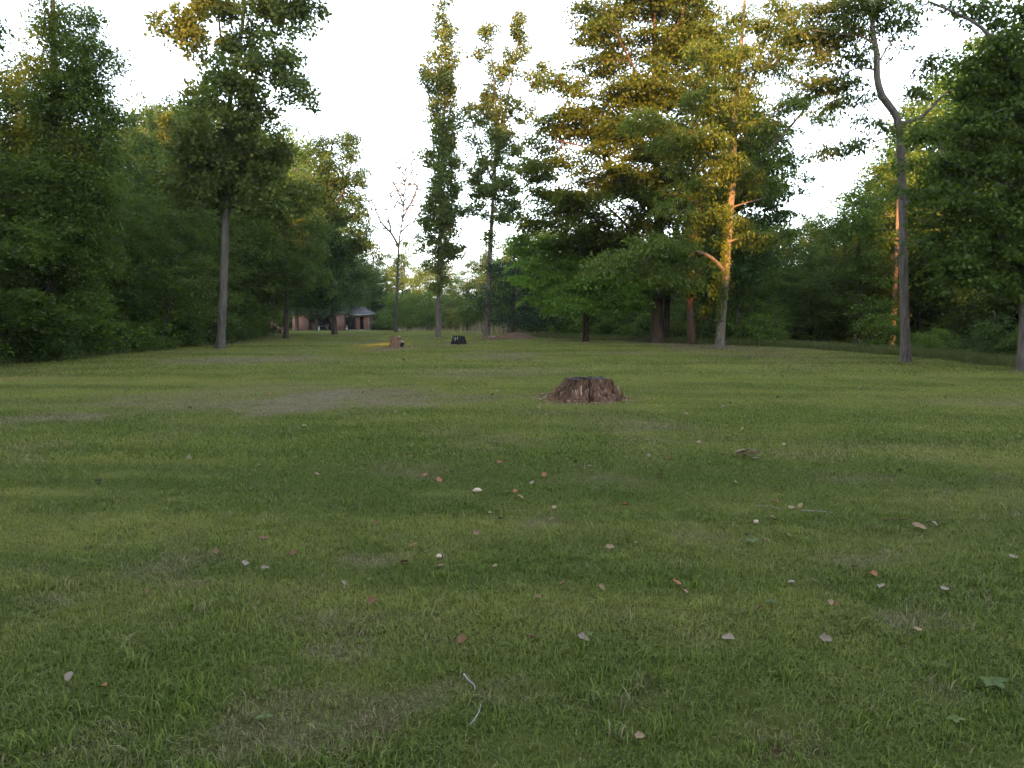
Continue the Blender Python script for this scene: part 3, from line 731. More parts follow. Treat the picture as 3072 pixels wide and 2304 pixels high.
# vine-covered hickory
g, d = lawn_base(720.5, 348.5)
tl = [(720, 352), (721, 330), (724, 295), (727, 255), (730, 215), (732.5, 185), (734, 150), (736, 100), (740, 60), (744, 10), (748, -40)]
tr = pts(tl, d, .3, .05)
tr[:, 3] = np.interp(np.linspace(0, 1, len(tr)), [0, .15, .5, 1], [.22, .19, .14, .04]); tr[0, 2] = g.z - .2
lim = [pts([(725, 272), (712, 258), (695, 251), (672, 253), (645, 262)], d, .11, .03, depth=-2.5), pts([(730.5, 218), (715, 217), (695, 212), (675, 210)], d, .08, .02, depth=-2), pts([(727, 243), (742, 238), (762, 239), (785, 236)], d, .08, .02, depth=-.5),
       pts([(733, 178), (755, 165), (778, 140), (800, 115), (822, 85)], d, .12, .025, depth=1), pts([(736, 110), (752, 80), (765, 40), (775, -10)], d, .10, .02, depth=1), pts([(732, 172), (712, 156), (690, 146), (668, 142)], d, .09, .02, depth=-2.5),
       pts([(735, 125), (715, 100), (700, 80)], d, .07, .02, depth=-2), pts([(731, 208), (745, 203), (765, 198)], d, .06, .02, depth=-1)]
el = ells_px([(640, 255, 26, 9, -2.5), (612, 262, 18, 7, -2.5), (668, 240, 28, 10, -2.5), (690, 258, 22, 8, -2), (655, 275, 24, 7, -2.5), (690, 280, 18, 6, -2), (700, 215, 24, 10, -2), (672, 205, 20, 7, -2), (760, 236, 22, 6, -.5), (788, 232, 14, 5, -.5), (745, 222, 14, 6),
              (690, 140, 34, 12, -2.5), (650, 120, 22, 9, -2.5), (715, 165, 28, 12, -1.5), (735, 130, 24, 16), (712, 100, 28, 14, -2), (705, 182, 24, 9, -2), (760, 180, 22, 12), (745, 85, 22, 18), (770, 60, 20, 18), (720, 55, 26, 18, -1), (745, 20, 26, 20), (782, 20, 20, 20), (785, 105, 16, 9), (805, 95, 16, 8), (822, 80, 12, 7), (800, 130, 12, 7), (815, 118, 12, 6), (765, 125, 14, 9), (775, 160, 14, 9)], d, .8, 3.2)
hk = tree("hickory_tree", "vine-covered hickory with orange lit trunk and feathery hanging leaves", g, tr, lim, el, 640, .34, 80, .18, M["leaf_hickory"], M["bark_pale"], 36, spread=.62, flat=.30, droop=.55, upw=.9, asp=.36, zmin=3.0, up=.5, flare=.35)
rs = R_(77)
vp = []
for k in range(1500):
    py = rs.uniform(205, 322) if rs.random() < .8 else rs.uniform(175, 345)
    px = np.interp(-py, [-q[1] for q in tl], [q[0] for q in tl])
    p = np.array(at(px, py, d)); a = rs.normal(math.pi * 1.15, .75); rr = .18 + .04 * rs.random()
    vp.append(p + np.array([math.cos(a) * rr, math.sin(a) * rr, 0]))
vp = np.array(vp) - np.array(g)
obj("vine_leaves", leaf_mesh("vine_leaves", vp, np.full(len(vp), .06), 1.4, .11, M["leaf_hickory"], rs, 1.0, .3, .2, asp=.8, tone_shift=.1), hk)

# sinuous tree on the right of the lawn
g, d = lawn_base(906, 362.5)
tl = [(906, 367), (905.5, 350), (904.8, 325), (904, 290), (903.4, 240), (902.3, 190), (901, 155), (899.5, 128), (894, 112), (882, 96), (877, 76), (877, 55), (873, 35), (873, 18), (880, 2), (886, -30)]
tr = pts(tl, d, .2, .05, step=.3); tr[:, 3] = np.interp(np.linspace(0, 1, len(tr)), [0, .1, .6, .72, 1], [.175, .15, .125, .11, .05]); tr[0, 2] = g.z - .2
lim = [pts([(897, 126), (910, 121), (922, 117), (934, 105), (948, 92), (958, 88)], d, .075, .02, .2), pts([(874, 22), (866, 8), (858, -20)], d, .06, .02, .2), pts([(877, 12), (890, 6), (905, -8)], d, .05, .02, .2), pts([(900, 215), (908, 202), (922, 190)], d, .035, .015, .2, depth=.5),
       pts([(876, 45), (860, 36), (838, 34), (812, 30)], d, .045, .012, .2, depth=-.8), pts([(877, 70), (860, 68), (842, 74), (824, 82)], d, .035, .01, .2, depth=-.8), pts([(898, 135), (880, 140), (860, 146), (836, 150)], d, .03, .01, .2, depth=-.5), pts([(898, 130), (905, 125), (925, 135), (918, 142)], d, .03, .012, .2, depth=.4),
       pts([(880, 60), (892, 40), (905, 25)], d, .03, .01, .2)]
el = ells_px([(812, 12, 20, 10), (845, 8, 26, 10), (870, 4, 20, 8), (805, 35, 16, 8), (830, 35, 24, 9), (855, 28, 16, 8), (815, 58, 18, 8), (842, 58, 20, 8), (825, 82, 22, 7), (855, 80, 14, 6), (838, 100, 18, 5), (868, 96, 8, 5), (832, 148, 20, 4), (855, 142, 16, 4), (818, 152, 9, 3), (868, 122, 9, 4), (888, 108, 6, 4), (922, 72, 14, 5), (915, 90, 14, 6), (932, 60, 8, 6), (900, 20, 16, 8), (918, 5, 14, 8), (884, 128, 10, 4), (905, 45, 8, 6)], d, .9, 1.8)
tree("sinuous_tree", "grey trunk bending left high up with sparse hanging leaves, right side of lawn", g, tr, lim, el, 400, .22, 34, .145, M["leaf_poplar"], M["bark_grey"], 37, spread=.34, flat=.32, droop=.5, upw=.8, asp=.45, zmin=4.2, up=.3, flare=.45, tip=.007, tone=-.12)

# slim trunk behind it catching the sun
d = 44.0
p = at(893, 346, d); g = Vector((p.x, p.y, float(ground_z(p.x, p.y))))
tr = pts([(892, 352), (893, 330), (895, 290), (897, 240), (898, 190), (899, 140)], d, .17, .05); tr[0, 2] = g.z - .2
el = ells_px([(868, 205, 22, 20), (890, 180, 18, 18), (855, 225, 18, 14), (880, 235, 18, 10), (870, 258, 20, 8), (885, 282, 12, 7, -1), (876, 302, 14, 7, -1), (866, 312, 12, 6, -1), (905, 150, 14, 16)], d, .8, 2.5)
tree("slim_sunlit_tree", "slim straight trunk glowing orange in the sun, just left behind the bending trunk", g, tr, [], el, 150, .42, 36, .19, M["leaf_fresh"], M["bark_pale"], 38, spread=.65, flat=.3, droop=.3, zmin=2.0, flare=.2)

# large maple at the right edge of the picture
g, d = lawn_base(1023, 371)
tr = pts([(1023, 378), (1024, 340), (1027, 280), (1030, 200), (1032, 130), (1030, 60), (1028, -20)], d, .17, .08); tr[0, 2] = g.z - .2
lim = [pts([(1031, 105), (1015, 75), (1000, 50), (982, 28), (960, 15), (930, 2)], d, .09, .03, .25, depth=-.5), pts([(1030, 200), (1000, 180), (970, 170), (945, 160)], d, .07, .02, .25, depth=-.5), pts([(1029, 250), (995, 235), (960, 232)], d, .06, .02, .25, depth=.5)]
el = ells_px([(965, 8, 20, 9), (990, 25, 24, 12), (1015, 15, 22, 14), (1000, 50, 26, 10), (975, 62, 18, 8), (1025, 80, 26, 14), (985, 88, 26, 9), (1010, 110, 34, 10), (965, 115, 26, 9), (940, 130, 18, 9), (990, 135, 34, 10), (1025, 150, 30, 14), (950, 158, 24, 9), (985, 165, 34, 10), (935, 185, 20, 9), (970, 190, 34, 10), (1015, 195, 34, 14),
              (945, 210, 24, 9), (985, 218, 36, 10), (1025, 230, 30, 14), (955, 236, 28, 9), (995, 250, 36, 10), (960, 262, 26, 8), (1020, 275, 30, 12), (985, 282, 30, 8), (1060, 150, 34, 60), (1060, 260, 30, 40), (1065, 50, 30, 50)], d, .9, 3)
tree("edge_maple_tree", "large leafy maple at the right edge of the photo with layered boughs", g, tr, lim, el, 820, .27, 70, .125, M["leaf_wood"], M["bark_grey"], 39, spread=.52, flat=.25, droop=.35, upw=1.0, asp=.7, zmin=2.0, up=.5, flare=.3, tone=-.1)

# big tree at the left edge
d = 29.0
p = at(52, 358, d); g = Vector((p.x, p.y, float(ground_z(p.x, p.y))))
tr = pts([(50, 364), (50, 300), (52, 240), (53, 180), (54, 110), (54, 50), (52, -20)], d, .26, .07); tr[0, 2] = g.z - .2
lim = [pts([(54, 110), (75, 85), (95, 65), (112, 45)], d, .09, .02, depth=.5), pts([(54, 130), (35, 105), (22, 90)], d, .08, .02), pts([(53, 170), (75, 150), (95, 140)], d, .08, .02, depth=-.5)]
el = ells_px([(45, 10, 10, 14), (60, 5, 10, 10), (108, 110, 12, 14), (104, 140, 14, 14), (108, 170, 14, 16), (20, 75, 14, 12), (8, 100, 14, 14), (105, 210, 14, 18), (100, 240, 18, 18), (5, 150, 14, 20), (60, 35, 16, 14), (82, 28, 16, 10), (78, 48, 24, 14), (110, 45, 13, 8), (98, 60, 16, 9), (45, 55, 14, 12), (40, 80, 22, 14), (75, 78, 30, 14), (100, 95, 12, 9), (25, 105, 24, 14), (65, 105, 34, 14), (95, 120, 16, 14), (15, 130, 22, 16), (55, 135, 34, 14), (90, 150, 22, 16), (20, 165, 30, 18), (65, 170, 34, 18), (95, 185, 20, 18), (25, 205, 34, 22), (75, 215, 34, 24), (40, 250, 40, 22), (85, 262, 26, 20), (20, 285, 30, 20)], d, .9, 3.2)
tree("tall_edge_tree", "tall leafy tree with sunlit golden crown at the left edge of the photo", g, tr, lim, el, 1050, .27, 90, 0.125, M["leaf_wood"], M["bark_dark"], 40, spread=.50, flat=.75, droop=.2, upw=.45, asp=.5, zmin=3.5, tone=.12, bflat=.6)

# bough of another tree reaching in at the top left corner
d = 20.0
p = at(-90, 372, d); g = Vector((p.x, p.y, float(ground_z(p.x, p.y))))
tr = pts([(-90, 385), (-88, 250), (-84, 100), (-80, -20)], d, .2, .1); tr[0, 2] = g.z - .2
el = ells_px([(3, 12, 10, 10), (8, 33, 12, 7), (4, 52, 12, 8), (-15, 30, 20, 30), (-45, 20, 30, 40), (-80, 0, 40, 50), (-60, 90, 30, 40), (-110, 80, 30, 60)], d, .9, 2.0)
tree("corner_tree", "dark bough of a tree just outside the top left corner", g, tr, [pts([(-84, 70), (-50, 45), (-15, 35)], d, .06, .02, .25)], el, 170, .28, 40, .12, M["leaf_oak"], M["bark_dark"], 41, spread=.4, flat=.5, droop=.3, zmin=3.0)

# dark cedar-like bush on the far edge of the lawn
d = 60.0
p = at(513, 337, d); g = Vector((p.x, p.y, float(ground_z(p.x, p.y))))
tr = pts([(513, 340), (513, 310), (514, 270), (514, 235)], d, .2, .04); tr[0, 2] = g.z - .2
el = ells_px([(514, 250, 14, 12), (508, 270, 22, 12), (525, 278, 20, 12), (505, 295, 26, 14), (528, 305, 24, 14), (512, 320, 30, 10), (540, 322, 20, 9)], d, 1, 3)
tree("cedar_tree", "dense dark evergreen on the far lawn edge left of the maple clump", g, tr, [], el, 230, .5, 60, .17, M["leaf_cedar"], M["bark_dark"], 42, spread=.75, flat=.6, droop=.15, upw=.5, asp=.4, zmin=.6)

# ------------------------------------------------------------------ the woods round the lawn: a few kinds of tree, copied
def wood_kind(name, H, clean, width, n, per, size, leaf, bark, seed, slim=False, sep=.6, spread=.72, flat=.55):
    rs = R_(seed)
    k = 9; z = np.linspace(0, H, k)
    wob = np.cumsum(rs.normal(0, .12, (k, 2)), 0); wob[0] = 0
    r0 = .014 * H + .05
    tr = np.hstack([wob, z[:, None], (r0 + (.03 - r0) * (z / H) ** .8)[:, None]]); tr[0, 2] = -.3
    line = smooth_line(tr, .6)
    el = []
    for q in range(11):
        t = clean + (1.0 - clean) * (q + .5) / 11
        prof = math.sin(math.pi * min(1, (0.22 + 0.78 * (t - clean) / (1 - clean)) ** .8)) ** .7 if not slim else .5
        w = width * (0.45 + .75 * prof) * rs.uniform(.75, 1.2)
        a = rs.random() * 6.283; o_ = width * .35 * rs.random()
        el.append((np.array([math.cos(a) * o_, math.sin(a) * o_, t * H]), np.array([w, w, (1 - clean) * H * .11])))
    return tree(name, "x", (0, 0, 0), line, [], el, n, sep, per, size, leaf, bark, seed, spread=spread, flat=flat, zmin=clean * H * .6, flare=.25, sides=9, bflat=.5)
KIND = {
    "tall": wood_kind("woodland_tree", 15, .28, 2.7, 264, 80, 0.19, M["leaf_wood"], M["bark_dark"], 51),
    "full": wood_kind("woodland_tree", 14, .10, 3.1, 345, 80, 0.185, M["leaf_wood"], M["bark_dark"], 52),
    "oak": wood_kind("woodland_tree", 15, .18, 3.2, 322, 80, 0.2, M["leaf_oak"], M["bark_dark"], 53),
    "fresh": wood_kind("woodland_tree", 13, .12, 2.5, 299, 75, 0.19, M["leaf_fresh"], M["bark_grey"], 54),
    "young": wood_kind("young_tree", 7, .06, 1.6, 130, 46, .18, M["leaf_shrub"], M["bark_dark"], 55, sep=.4, spread=.65),
    "light": wood_kind("young_tree", 7, .08, 1.7, 130, 42, .19, M["leaf_fresh"], M["bark_grey"], 56, sep=.4, spread=.65, flat=.25),
    "shrub": wood_kind("shrub", 2.6, .02, 1.2, 80, 46, .12, M["leaf_shrub"], M["bark_dark"], 57, sep=.25, spread=.42, flat=.5),
    "bush": wood_kind("shrub", 2.2, .02, 1.3, 80, 44, .13, M["leaf_fresh"], M["bark_dark"], 58, sep=.25, spread=.42, flat=.4),
}
KH = {"tall": 15.6, "full": 14.6, "oak": 15.6, "fresh": 13.6, "young": 7.4, "light": 7.4, "shrub": 2.9, "bush": 2.5}
USED = set()
def plant(kind, x, y, h, label, group, wide=1.0, rot=None):
    px = CX + F * x / (y * math.cos(PITCH))
    if "of the left wood" in label: label += ", " + ("by the left border" if px < 60 else "left of tall grey trunk" if px < 190 else "behind tall grey trunk" if px < 240 else "toward the shed")
    elif "of the right wood" in label: label += ", " + ("at the right border" if px > 970 else "right of bending trunk" if px > 915 else "behind bending trunk" if px > 830 else "toward the maple clump")
    z = float(ground_z(x, y)); s = h / KH[kind]
    rz = RNG.random() * 6.283 if rot is None else rot
    src = KIND[kind]
    if kind not in USED:
        USED.add(kind); c = src; c.location = (x, y, z); c.rotation_euler = (0, 0, rz); c.scale = (s * wide, s * wide, s)
        c["label"] = label; c["group"] = group
        return c
    return copy_tree(src, (x, y, z), rz, (s * wide, s), label, group)
SKY = [(-200, 60), (0, 110), (60, 120), (108, 128), (118, 138), (140, 132), (150, 100), (160, 88), (185, 92), (200, 110), (225, 110), (255, 108), (275, 122), (300, 132), (320, 160), (345, 235), (385, 262), (400, 252), (425, 248), (450, 255), (466, 264), (478, 262), (500, 236), (530, 225), (560, 225), (600, 230), (700, 225), (790, 215), (810, 208), (835, 205), (850, 188), (868, 160), (890, 140), (905, 118), (925, 120), (940, 70), (970, 30), (1024, 10), (1200, 0)]
def sky_py(px): return np.interp(px, [p[0] for p in SKY], [p[1] for p in SKY])
def height_for(x, y, low=0.0):
    px = CX + F * x / (y * math.cos(PITCH)); top = sky_py(px) + low
    p = at(px, top, y); return max(2.0, p.z - float(ground_z(x, y)))
def where(key, x, y):
    px = CX + F * x / (y * math.cos(PITCH)); depth = y
    if key == "L":
        side = "under the golden crown" if px < 60 else "left of tall grey trunk" if px < 200 else "left of the shed"
        row = "front row" if x > edge_l(y) - 4.2 else "second row" if x > edge_l(y) - 8 else "deep in the wood"
    elif key == "B":
        side = "behind the shed" if px < 375 else "behind the dead tree" if px < 420 else "between the two slim tall trees" if px < 487 else "right of the slim tall trees"
        row = "far wood, nearer row" if y < 128 else "far wood, middle row" if y < 147 else "far wood, last row"
    elif key == "M":
        side = "left of thickest trunk" if px < 640 else "behind the clump of trunks" if px < 720 else "right of vine-covered trunk" if px < 820 else "near the orange lit trunk"
        row = "nearer tree" if y < 66 else "farther tree" if y < 90 else "farthest tree"
    else:
        side = "left of bending trunk" if px < 890 else "right of bending trunk" if px < 990 else "at the right border"
        row = "front row" if y < 30 else "middle row" if y < 42 else "back row"
    return row + " " + ("of left wood, " if key == "L" else "of right wood, " if key == "R" else "") + side
LBL = {"L": ("leafy tree in the dark wood left of the lawn", "trees of the left wood"),
       "B": ("far tree in the wood beyond the shed and the back of the lawn", "trees of the far wood"),
       "M": ("tree in the wood behind the maple clump", "trees of the wood behind the clump"),
       "R": ("leafy tree in the dark wood right of the lawn", "trees of the right wood")}
def hides(x, y):
    px = CX + F * x / (y * math.cos(PITCH)); return (800 < px < 958 and 20 < y < 45) or (y < 44 and abs(x - (21.7 - .1 * (44 - y))) < 2.8)
def wood_row(key, xy, kinds, low=(0, 30), wide=1.0):
    for (x, y) in xy:
        if hides(x, y): continue
        k = kinds[int(RNG.integers(len(kinds)))]
        h = height_for(x, y, RNG.uniform(*low))
        plant(k, x, y, h, {"tall": "mid green tall tree, ", "full": "mid green full tree, ", "oak": "dark green tree, ", "fresh": "light green tree, ", "light": "light green young tree, "}[k] + where(key, x, y), LBL[key][1], wide * RNG.uniform(.9, 1.2) * min(1.5, max(1.0, (KH[k] / h) ** .5)))
# left wood
for row, (off, lo) in enumerate([(2.6, (25, 70)), (6.0, (8, 40)), (10.0, (0, 25)), (15.0, (0, 18))]):
    ys = np.arange(22 + row, 80, 4.4 + .4 * row)
    wood_row("L", [(float(edge_l(y)) - off + RNG.normal(0, .7), y + RNG.normal(0, .8)) for y in ys], ["tall", "full", "oak", "full"], lo)
# wood behind the shed
for yy, lo in ((134, (0, 16)), (142, (-4, 12)), (152, (-4, 8))):
    xs = np.arange(-62, 14, 5.2)
    wood_row("B", [(x + RNG.normal(0, 1), yy + RNG.normal(0, 2)) for x in xs], ["fresh", "tall", "fresh", "oak"], lo)
wood_row("B", [(x + RNG.normal(0, .8), 118 + RNG.normal(0, 4)) for x in np.arange(-18.5, -6, 3.4)], ["fresh", "light", "fresh"], (14, 44))
for k, (px, yy, hh) in enumerate([(297, 108, 15), (316, 110, 14), (330, 124, 16), (352, 128, 15)]):
    plant("oak", at(px, 330, yy).x, yy, hh, ["dark green oak overhanging the left end of the shed roof", "dark green oak overhanging the shed's garage bay", "dark green oak rising right behind the shed roof", "dark green oak behind the porch end of the shed"][k], "oaks round the shed", 1.15)
wood_row("B", [(x, y) for x, y in ((-3.5, 92), (-1.0, 96), (1.5, 90), (3.5, 98), (-6.5, 112), (-8.5, 116))], ["fresh", "full", "fresh"], (8, 40), 1.2)
# behind the clump, right of the middle
for k, (off, lo) in enumerate([(9, (24, 60)), (15, (4, 40)), (22, (0, 20)), (30, (-4, 12))]):
    pp = []
    for y in np.arange(50 + k * 3, 112, 6.0): pp.append((float(edge_r(y)) + off + RNG.normal(0, 1), y + RNG.normal(0, 1.5)))
    wood_row("M", pp, ["fresh", "full", "fresh", "tall"], lo)
for k in range(14):
    wood_row("M", [(8 + 3.2 * k + RNG.normal(0, 1), 62 + RNG.normal(0, 4))], ["fresh", "full", "fresh"], (0, 30))
# right wood
for row, (off, lo) in enumerate([(3.2, (60, 120)), (6.5, (20, 60)), (11, (0, 30)), (16, (0, 20))]):
    ys = np.arange(20 + row, 56, 4.6)
    wood_row("R", [(float(edge_r(y)) + off + RNG.normal(0, .7) + max(0, (y - 40)) * .5, y + RNG.normal(0, .8)) for y in ys], ["tall", "full", "fresh", "fresh"], lo)
# understory along the edges
for y in np.arange(20, 78, 2.1):
    k = ["young", "young", "light"][int(RNG.integers(3))]
    plant(k, float(edge_l(y)) - 1.6 + RNG.normal(0, .6), y, RNG.uniform(3.0, 6.0), "young leafy tree along the edge of the left wood", "saplings of the left wood", 1.15)
for y in np.arange(20, 84, 1.5):
    plant(["shrub", "shrub", "bush"][int(RNG.integers(3))], float(edge_l(y)) - .5 + RNG.normal(0, .3), y, RNG.uniform(1.2, 2.6), "low shrub at the foot of the left wood", "shrubs of the left wood", 1.2)
for y in np.arange(21, 62, 2.2):
    if hides(float(edge_r(y)) + 3.4, y): continue
    k = ["young", "light", "light"][int(RNG.integers(3))]
    plant(k, float(edge_r(y)) + 3.4 + RNG.normal(0, .7) + max(0, y - 38) * .12, y, RNG.uniform(2.6, 5.5), "young leafy tree along the edge of the right wood", "saplings of the right wood", 1.15)
for y in np.arange(20, 66, 1.25):
    if hides(float(edge_r(y)) + 2.0, y) and 36 < y < 45: continue
    plant(["shrub", "bush", "bush"][int(RNG.integers(3))], float(edge_r(y)) + 1.7 + RNG.normal(0, .4) + max(0, y - 36) * .08, y, RNG.uniform(.9, 2.1), "low shrub at the foot of the right wood", "shrubs of the right wood", 1.25)
for k in range(16):
    x = RNG.uniform(3.5, 17); y = float(np.interp(x, [1, 8, 15], [66, 54, 48])) + RNG.uniform(0, 6)
    plant(["bush", "light", "light"][int(RNG.integers(3))], x, y, RNG.uniform(1.6, 3.8), "light green bush in the hollow behind the maple clump", "bushes behind the maple clump", 1.3)
for x in np.arange(-34, 2, 2.4):
    y = 126 + RNG.normal(0, 2)
    plant(["bush", "light", "shrub"][int(RNG.integers(3))], x, y, RNG.uniform(2.0, 4.5), "leafy bush at the far end of the lawn beyond the shed", "bushes beyond the shed", 1.3)

# tall unmown grass along the right edge, tan dry stalks at the far corner
def stalks(name, label, xy, hmin, hmax, w, mat, seed, lean=.45):
    r = R_(seed); n = len(xy)
    B = np.column_stack([xy, ground_z(xy[:, 0], xy[:, 1]) - .02])
    h = r.uniform(hmin, hmax, n); la = r.random(n) * 6.283; ln = r.random(n) * lean
    D = np.stack([np.cos(la), np.sin(la), np.zeros(n)], 1); W = np.stack([-np.sin(la), np.cos(la), np.zeros(n)], 1) * w * .5
    up = np.array([[0, 0, 1.]])
    Mi = B + D * (h * ln * .3)[:, None] + up * (h * .6)[:, None]; Ti = B + D * (h * ln)[:, None] + up * (h * (1 - .3 * ln))[:, None]
    V = np.stack([B - W, B + W, Mi + W * .8, Mi - W * .8, Ti], 1).reshape(-1, 3); b = np.arange(n)[:, None] * 5
    o = obj(name, mesh_np(name, V, [b + np.array([[0, 1, 2, 3]]), b + np.array([[3, 2, 4]])], mat, False, {"tone": np.repeat(r.random(n), 5)}))
    return tag(o, label, kind="stuff")
M["tall_grass"] = leaf_mat("tall_grass", (0.06, 0.085, 0.02), (0.16, 0.18, 0.06), .4)
M["dry_stalk"] = leaf_mat("dry_stalk", (0.16, 0.12, 0.07), (0.36, 0.29, 0.18), .2)
r = R_(8)
n = 42000; y = r.uniform(18, 64, n); x = edge_r(y) - .1 + np.abs(r.normal(0, 1.1, n)) * (1 + np.clip(y - 40, 0, 20) * .08) + .5 * (fbm(y * .8, y * 0, 3) - .5)
stalks("tall_grass", "tall unmown grass and weeds along the foot of the right wood", np.column_stack([x, y]), .10, .55, .012, M["tall_grass"], 9, 1.0)
n = 20000; y = r.uniform(20, 84, n); x = edge_l(y) + .1 - np.abs(r.normal(0, .5, n))
stalks("tall_grass", "tall unmown grass along the foot of the left wood", np.column_stack([x, y]), .08, .35, .012, M["tall_grass"], 10, 1.0)
n = 260; y = r.uniform(76, 84, n); x = at(492, 335, 80).x + r.normal(0, 2.0, n)
stalks("dry_stalks", "tan dry stalks on the far corner of the lawn behind the forked tree", np.column_stack([x, y]), .6, 1.7, .035, M["dry_stalk"], 11, .25)
n = 260; y = r.uniform(110, 114, n); x = r.uniform(-17, -7, n)
stalks("dry_stalks", "thin tan stalks at the far end of the lawn", np.column_stack([x, y]), .3, .9, .04, M["dry_stalk"], 12, .3)

# unseen wood behind the photographer, built and shaped to shade the lawn
def wood_behind():
    r = R_(14); Cs, Sp = [], []
    mb = MB()
    prof = [(-90, 28), (-45, 27), (-30, 27), (-26, 26), (-25.2, 16.2), (-23.3, 16.2), (-22.7, 21), (-21, 26), (-19, 28), (-15, 31), (-10, 30), (-7.5, 24), (-6, 20.5), (-2, 19.5), (.6, 20.5), (1.4, 13.8), (4.2, 13.8), (5.2, 21), (7, 25), (11, 24.5), (12.0, 19.5), (12.5, 10.5), (14.6, 10.5), (15.3, 19), (20, 23), (60, 22)]  # treetop heights, with slots cut so sun reaches chosen trunks and crowns
    top = lambda x: float(np.interp(x, [p[0] for p in prof], [p[1] for p in prof]))
    for x in np.arange(-85, 58, 3.1):
        y = -36 - 5 * r.random(); H = top(x) * .9
        mb.tube([(x, y, -.3), (x, y, H * .5), (x + r.normal(0, .4), y, H * .95)], [.32, .24, .05], 7)
    for x in np.arange(-85, 58, .5):
        h = top(x)
        for q in range(38):
            z = h * r.random()
            Cs.append((x + r.normal(0, .3), -38 + r.normal(0, 1.8), z - .5)); Sp.append(r.uniform(.9, 1.3) if z < h - 3 else r.uniform(.5, .8))
        for q in range(2):
            Cs.append((x + r.normal(0, .3), -38 + r.normal(0, 1.8), h + 4.5 * r.random() ** 1.6 * (.3 if h < 16 else 1))); Sp.append(r.uniform(.4, .8))
    me = leaf_mesh("shade_woodland", np.array(Cs), np.array(Sp), 26, .85, M["leaf_oak"], r, .8, .2, .0)
    o = obj("shade_woodland", me); tag(o, "unseen leafy wood behind the viewpoint, shaped to shade the lawn", kind="stuff")
    obj("trunks", mb.mesh("trunks", M["bark_dark"], True), o)["kind"] = "stuff"
wood_behind()

# ------------------------------------------------------------------ stumps
M["stump_red"] = bark_mat("stump_red", (0.040, 0.018, 0.012), (0.40, 0.23, 0.16), 16, 1.0, .10)
M["stump_pale"] = bark_mat("stump_pale", (0.13, 0.055, 0.035), (0.48, 0.30, 0.20), 13, 1.0, .12)
M["stump_black"] = bark_mat("stump_black", (0.006, 0.005, 0.005), (0.05, 0.045, 0.042), 10, 1.0, .2)
M["stump_top"] = plain_mat("stump_top", (0.020, 0.016, 0.014), (0.095, 0.082, 0.075), 9, .95, .6, spec=.05)
M["stump_top_pale"] = plain_mat("stump_top_pale", (0.12, 0.085, 0.06), (0.34, 0.26, 0.19), 9, .85, .5)
M["ash"] = plain_mat("ash", (0.16, 0.15, 0.14), (0.5, 0.48, 0.46), 14, .9, .3)
M["chip"] = leaf_mat("chip", (0.10, 0.055, 0.035), (0.34, 0.20, 0.13), .02)
M["straw"] = plain_mat("straw", (0.20, 0.12, 0.08), (0.46, 0.33, 0.24), 12, .9, .4, (1, 1, .2))
M["chip_red"] = plain_mat("chip_red", (0.16, 0.06, 0.04), (0.36, 0.17, 0.11), 12, .9, .4, (1, 1, .2))
def stump(name, label, base, rb, rt, h, mat, topmat, seed, ridge=.10, jag=.10, squash=1.0, lean=(0, 0), seg=120, rows=18):
    r = R_(seed); root = empty(name, base); tag(root, label, "tree stump", "tree stumps on the lawn")
    a = np.linspace(0, 2 * np.pi, seg, endpoint=False); t = np.linspace(0, 1, rows)
    n1 = fbm(np.cos(a) * 2.2 + seed, np.sin(a) * 2.2 + 4, 3) - .5
    n2 = fbm(a * 9 + seed, a * 0 + 2, 3) - .5; n2 = n2 * (1 - np.exp(-4 * np.minimum(a, 2 * np.pi - a)))
    top = h * (1 + jag * 3.2 * (fbm(np.cos(a) * 3 + 9 + seed, np.sin(a) * 3, 3) - .5) + jag * .5 * n2)
    R = (rt + (rb - rt) * (1 - t[:, None]) ** 1.7) * (1 + .75 * n1[None] * (1 - .35 * t[:, None])) * (1 + ridge * 2.6 * n2[None] * (1.0 - .2 * t[:, None]))
    R = R * (1 + .07 * (fbm(t[:, None] * 9 + seed, a[None] * 7, 3) - .5) * 2)
    Z = -.06 + (top[None] + .06) * t[:, None]
    X = R * np.cos(a)[None] + lean[0] * t[:, None]; Y = R * np.sin(a)[None] * squash + lean[1] * t[:, None]
    V = np.stack([X, Y, Z], -1).reshape(-1, 3)
    i = np.arange(rows - 1)[:, None] * seg; j = np.arange(seg)[None]; j2 = (j + 1) % seg
    obj("side", mesh_np("side", V, np.stack([i + j, i + j2, i + seg + j2, i + seg + j], -1).reshape(-1, 4), mat, True), root)
    k = 9; s = np.linspace(1, 0, k)
    Xt = X[-1][None] * s[:, None] + lean[0] * (1 - s[:, None]); Yt = Y[-1][None] * s[:, None] + lean[1] * (1 - s[:, None])
    edge = s[:, None] ** 5
    Zt = top[None] * edge + (1 - edge) * (h * .93 + .10 * h * (fbm(Xt * 6 + 2, Yt * 6, 3) - .5) * 2)
    V = np.stack([Xt, Yt, Zt], -1).reshape(-1, 3); i = np.arange(k - 1)[:, None] * seg
    obj("cut_top", mesh_np("cut_top", V, np.stack([i + j, i + j2, i + seg + j2, i + seg + j], -1).reshape(-1, 4), topmat, True), root)
    return root
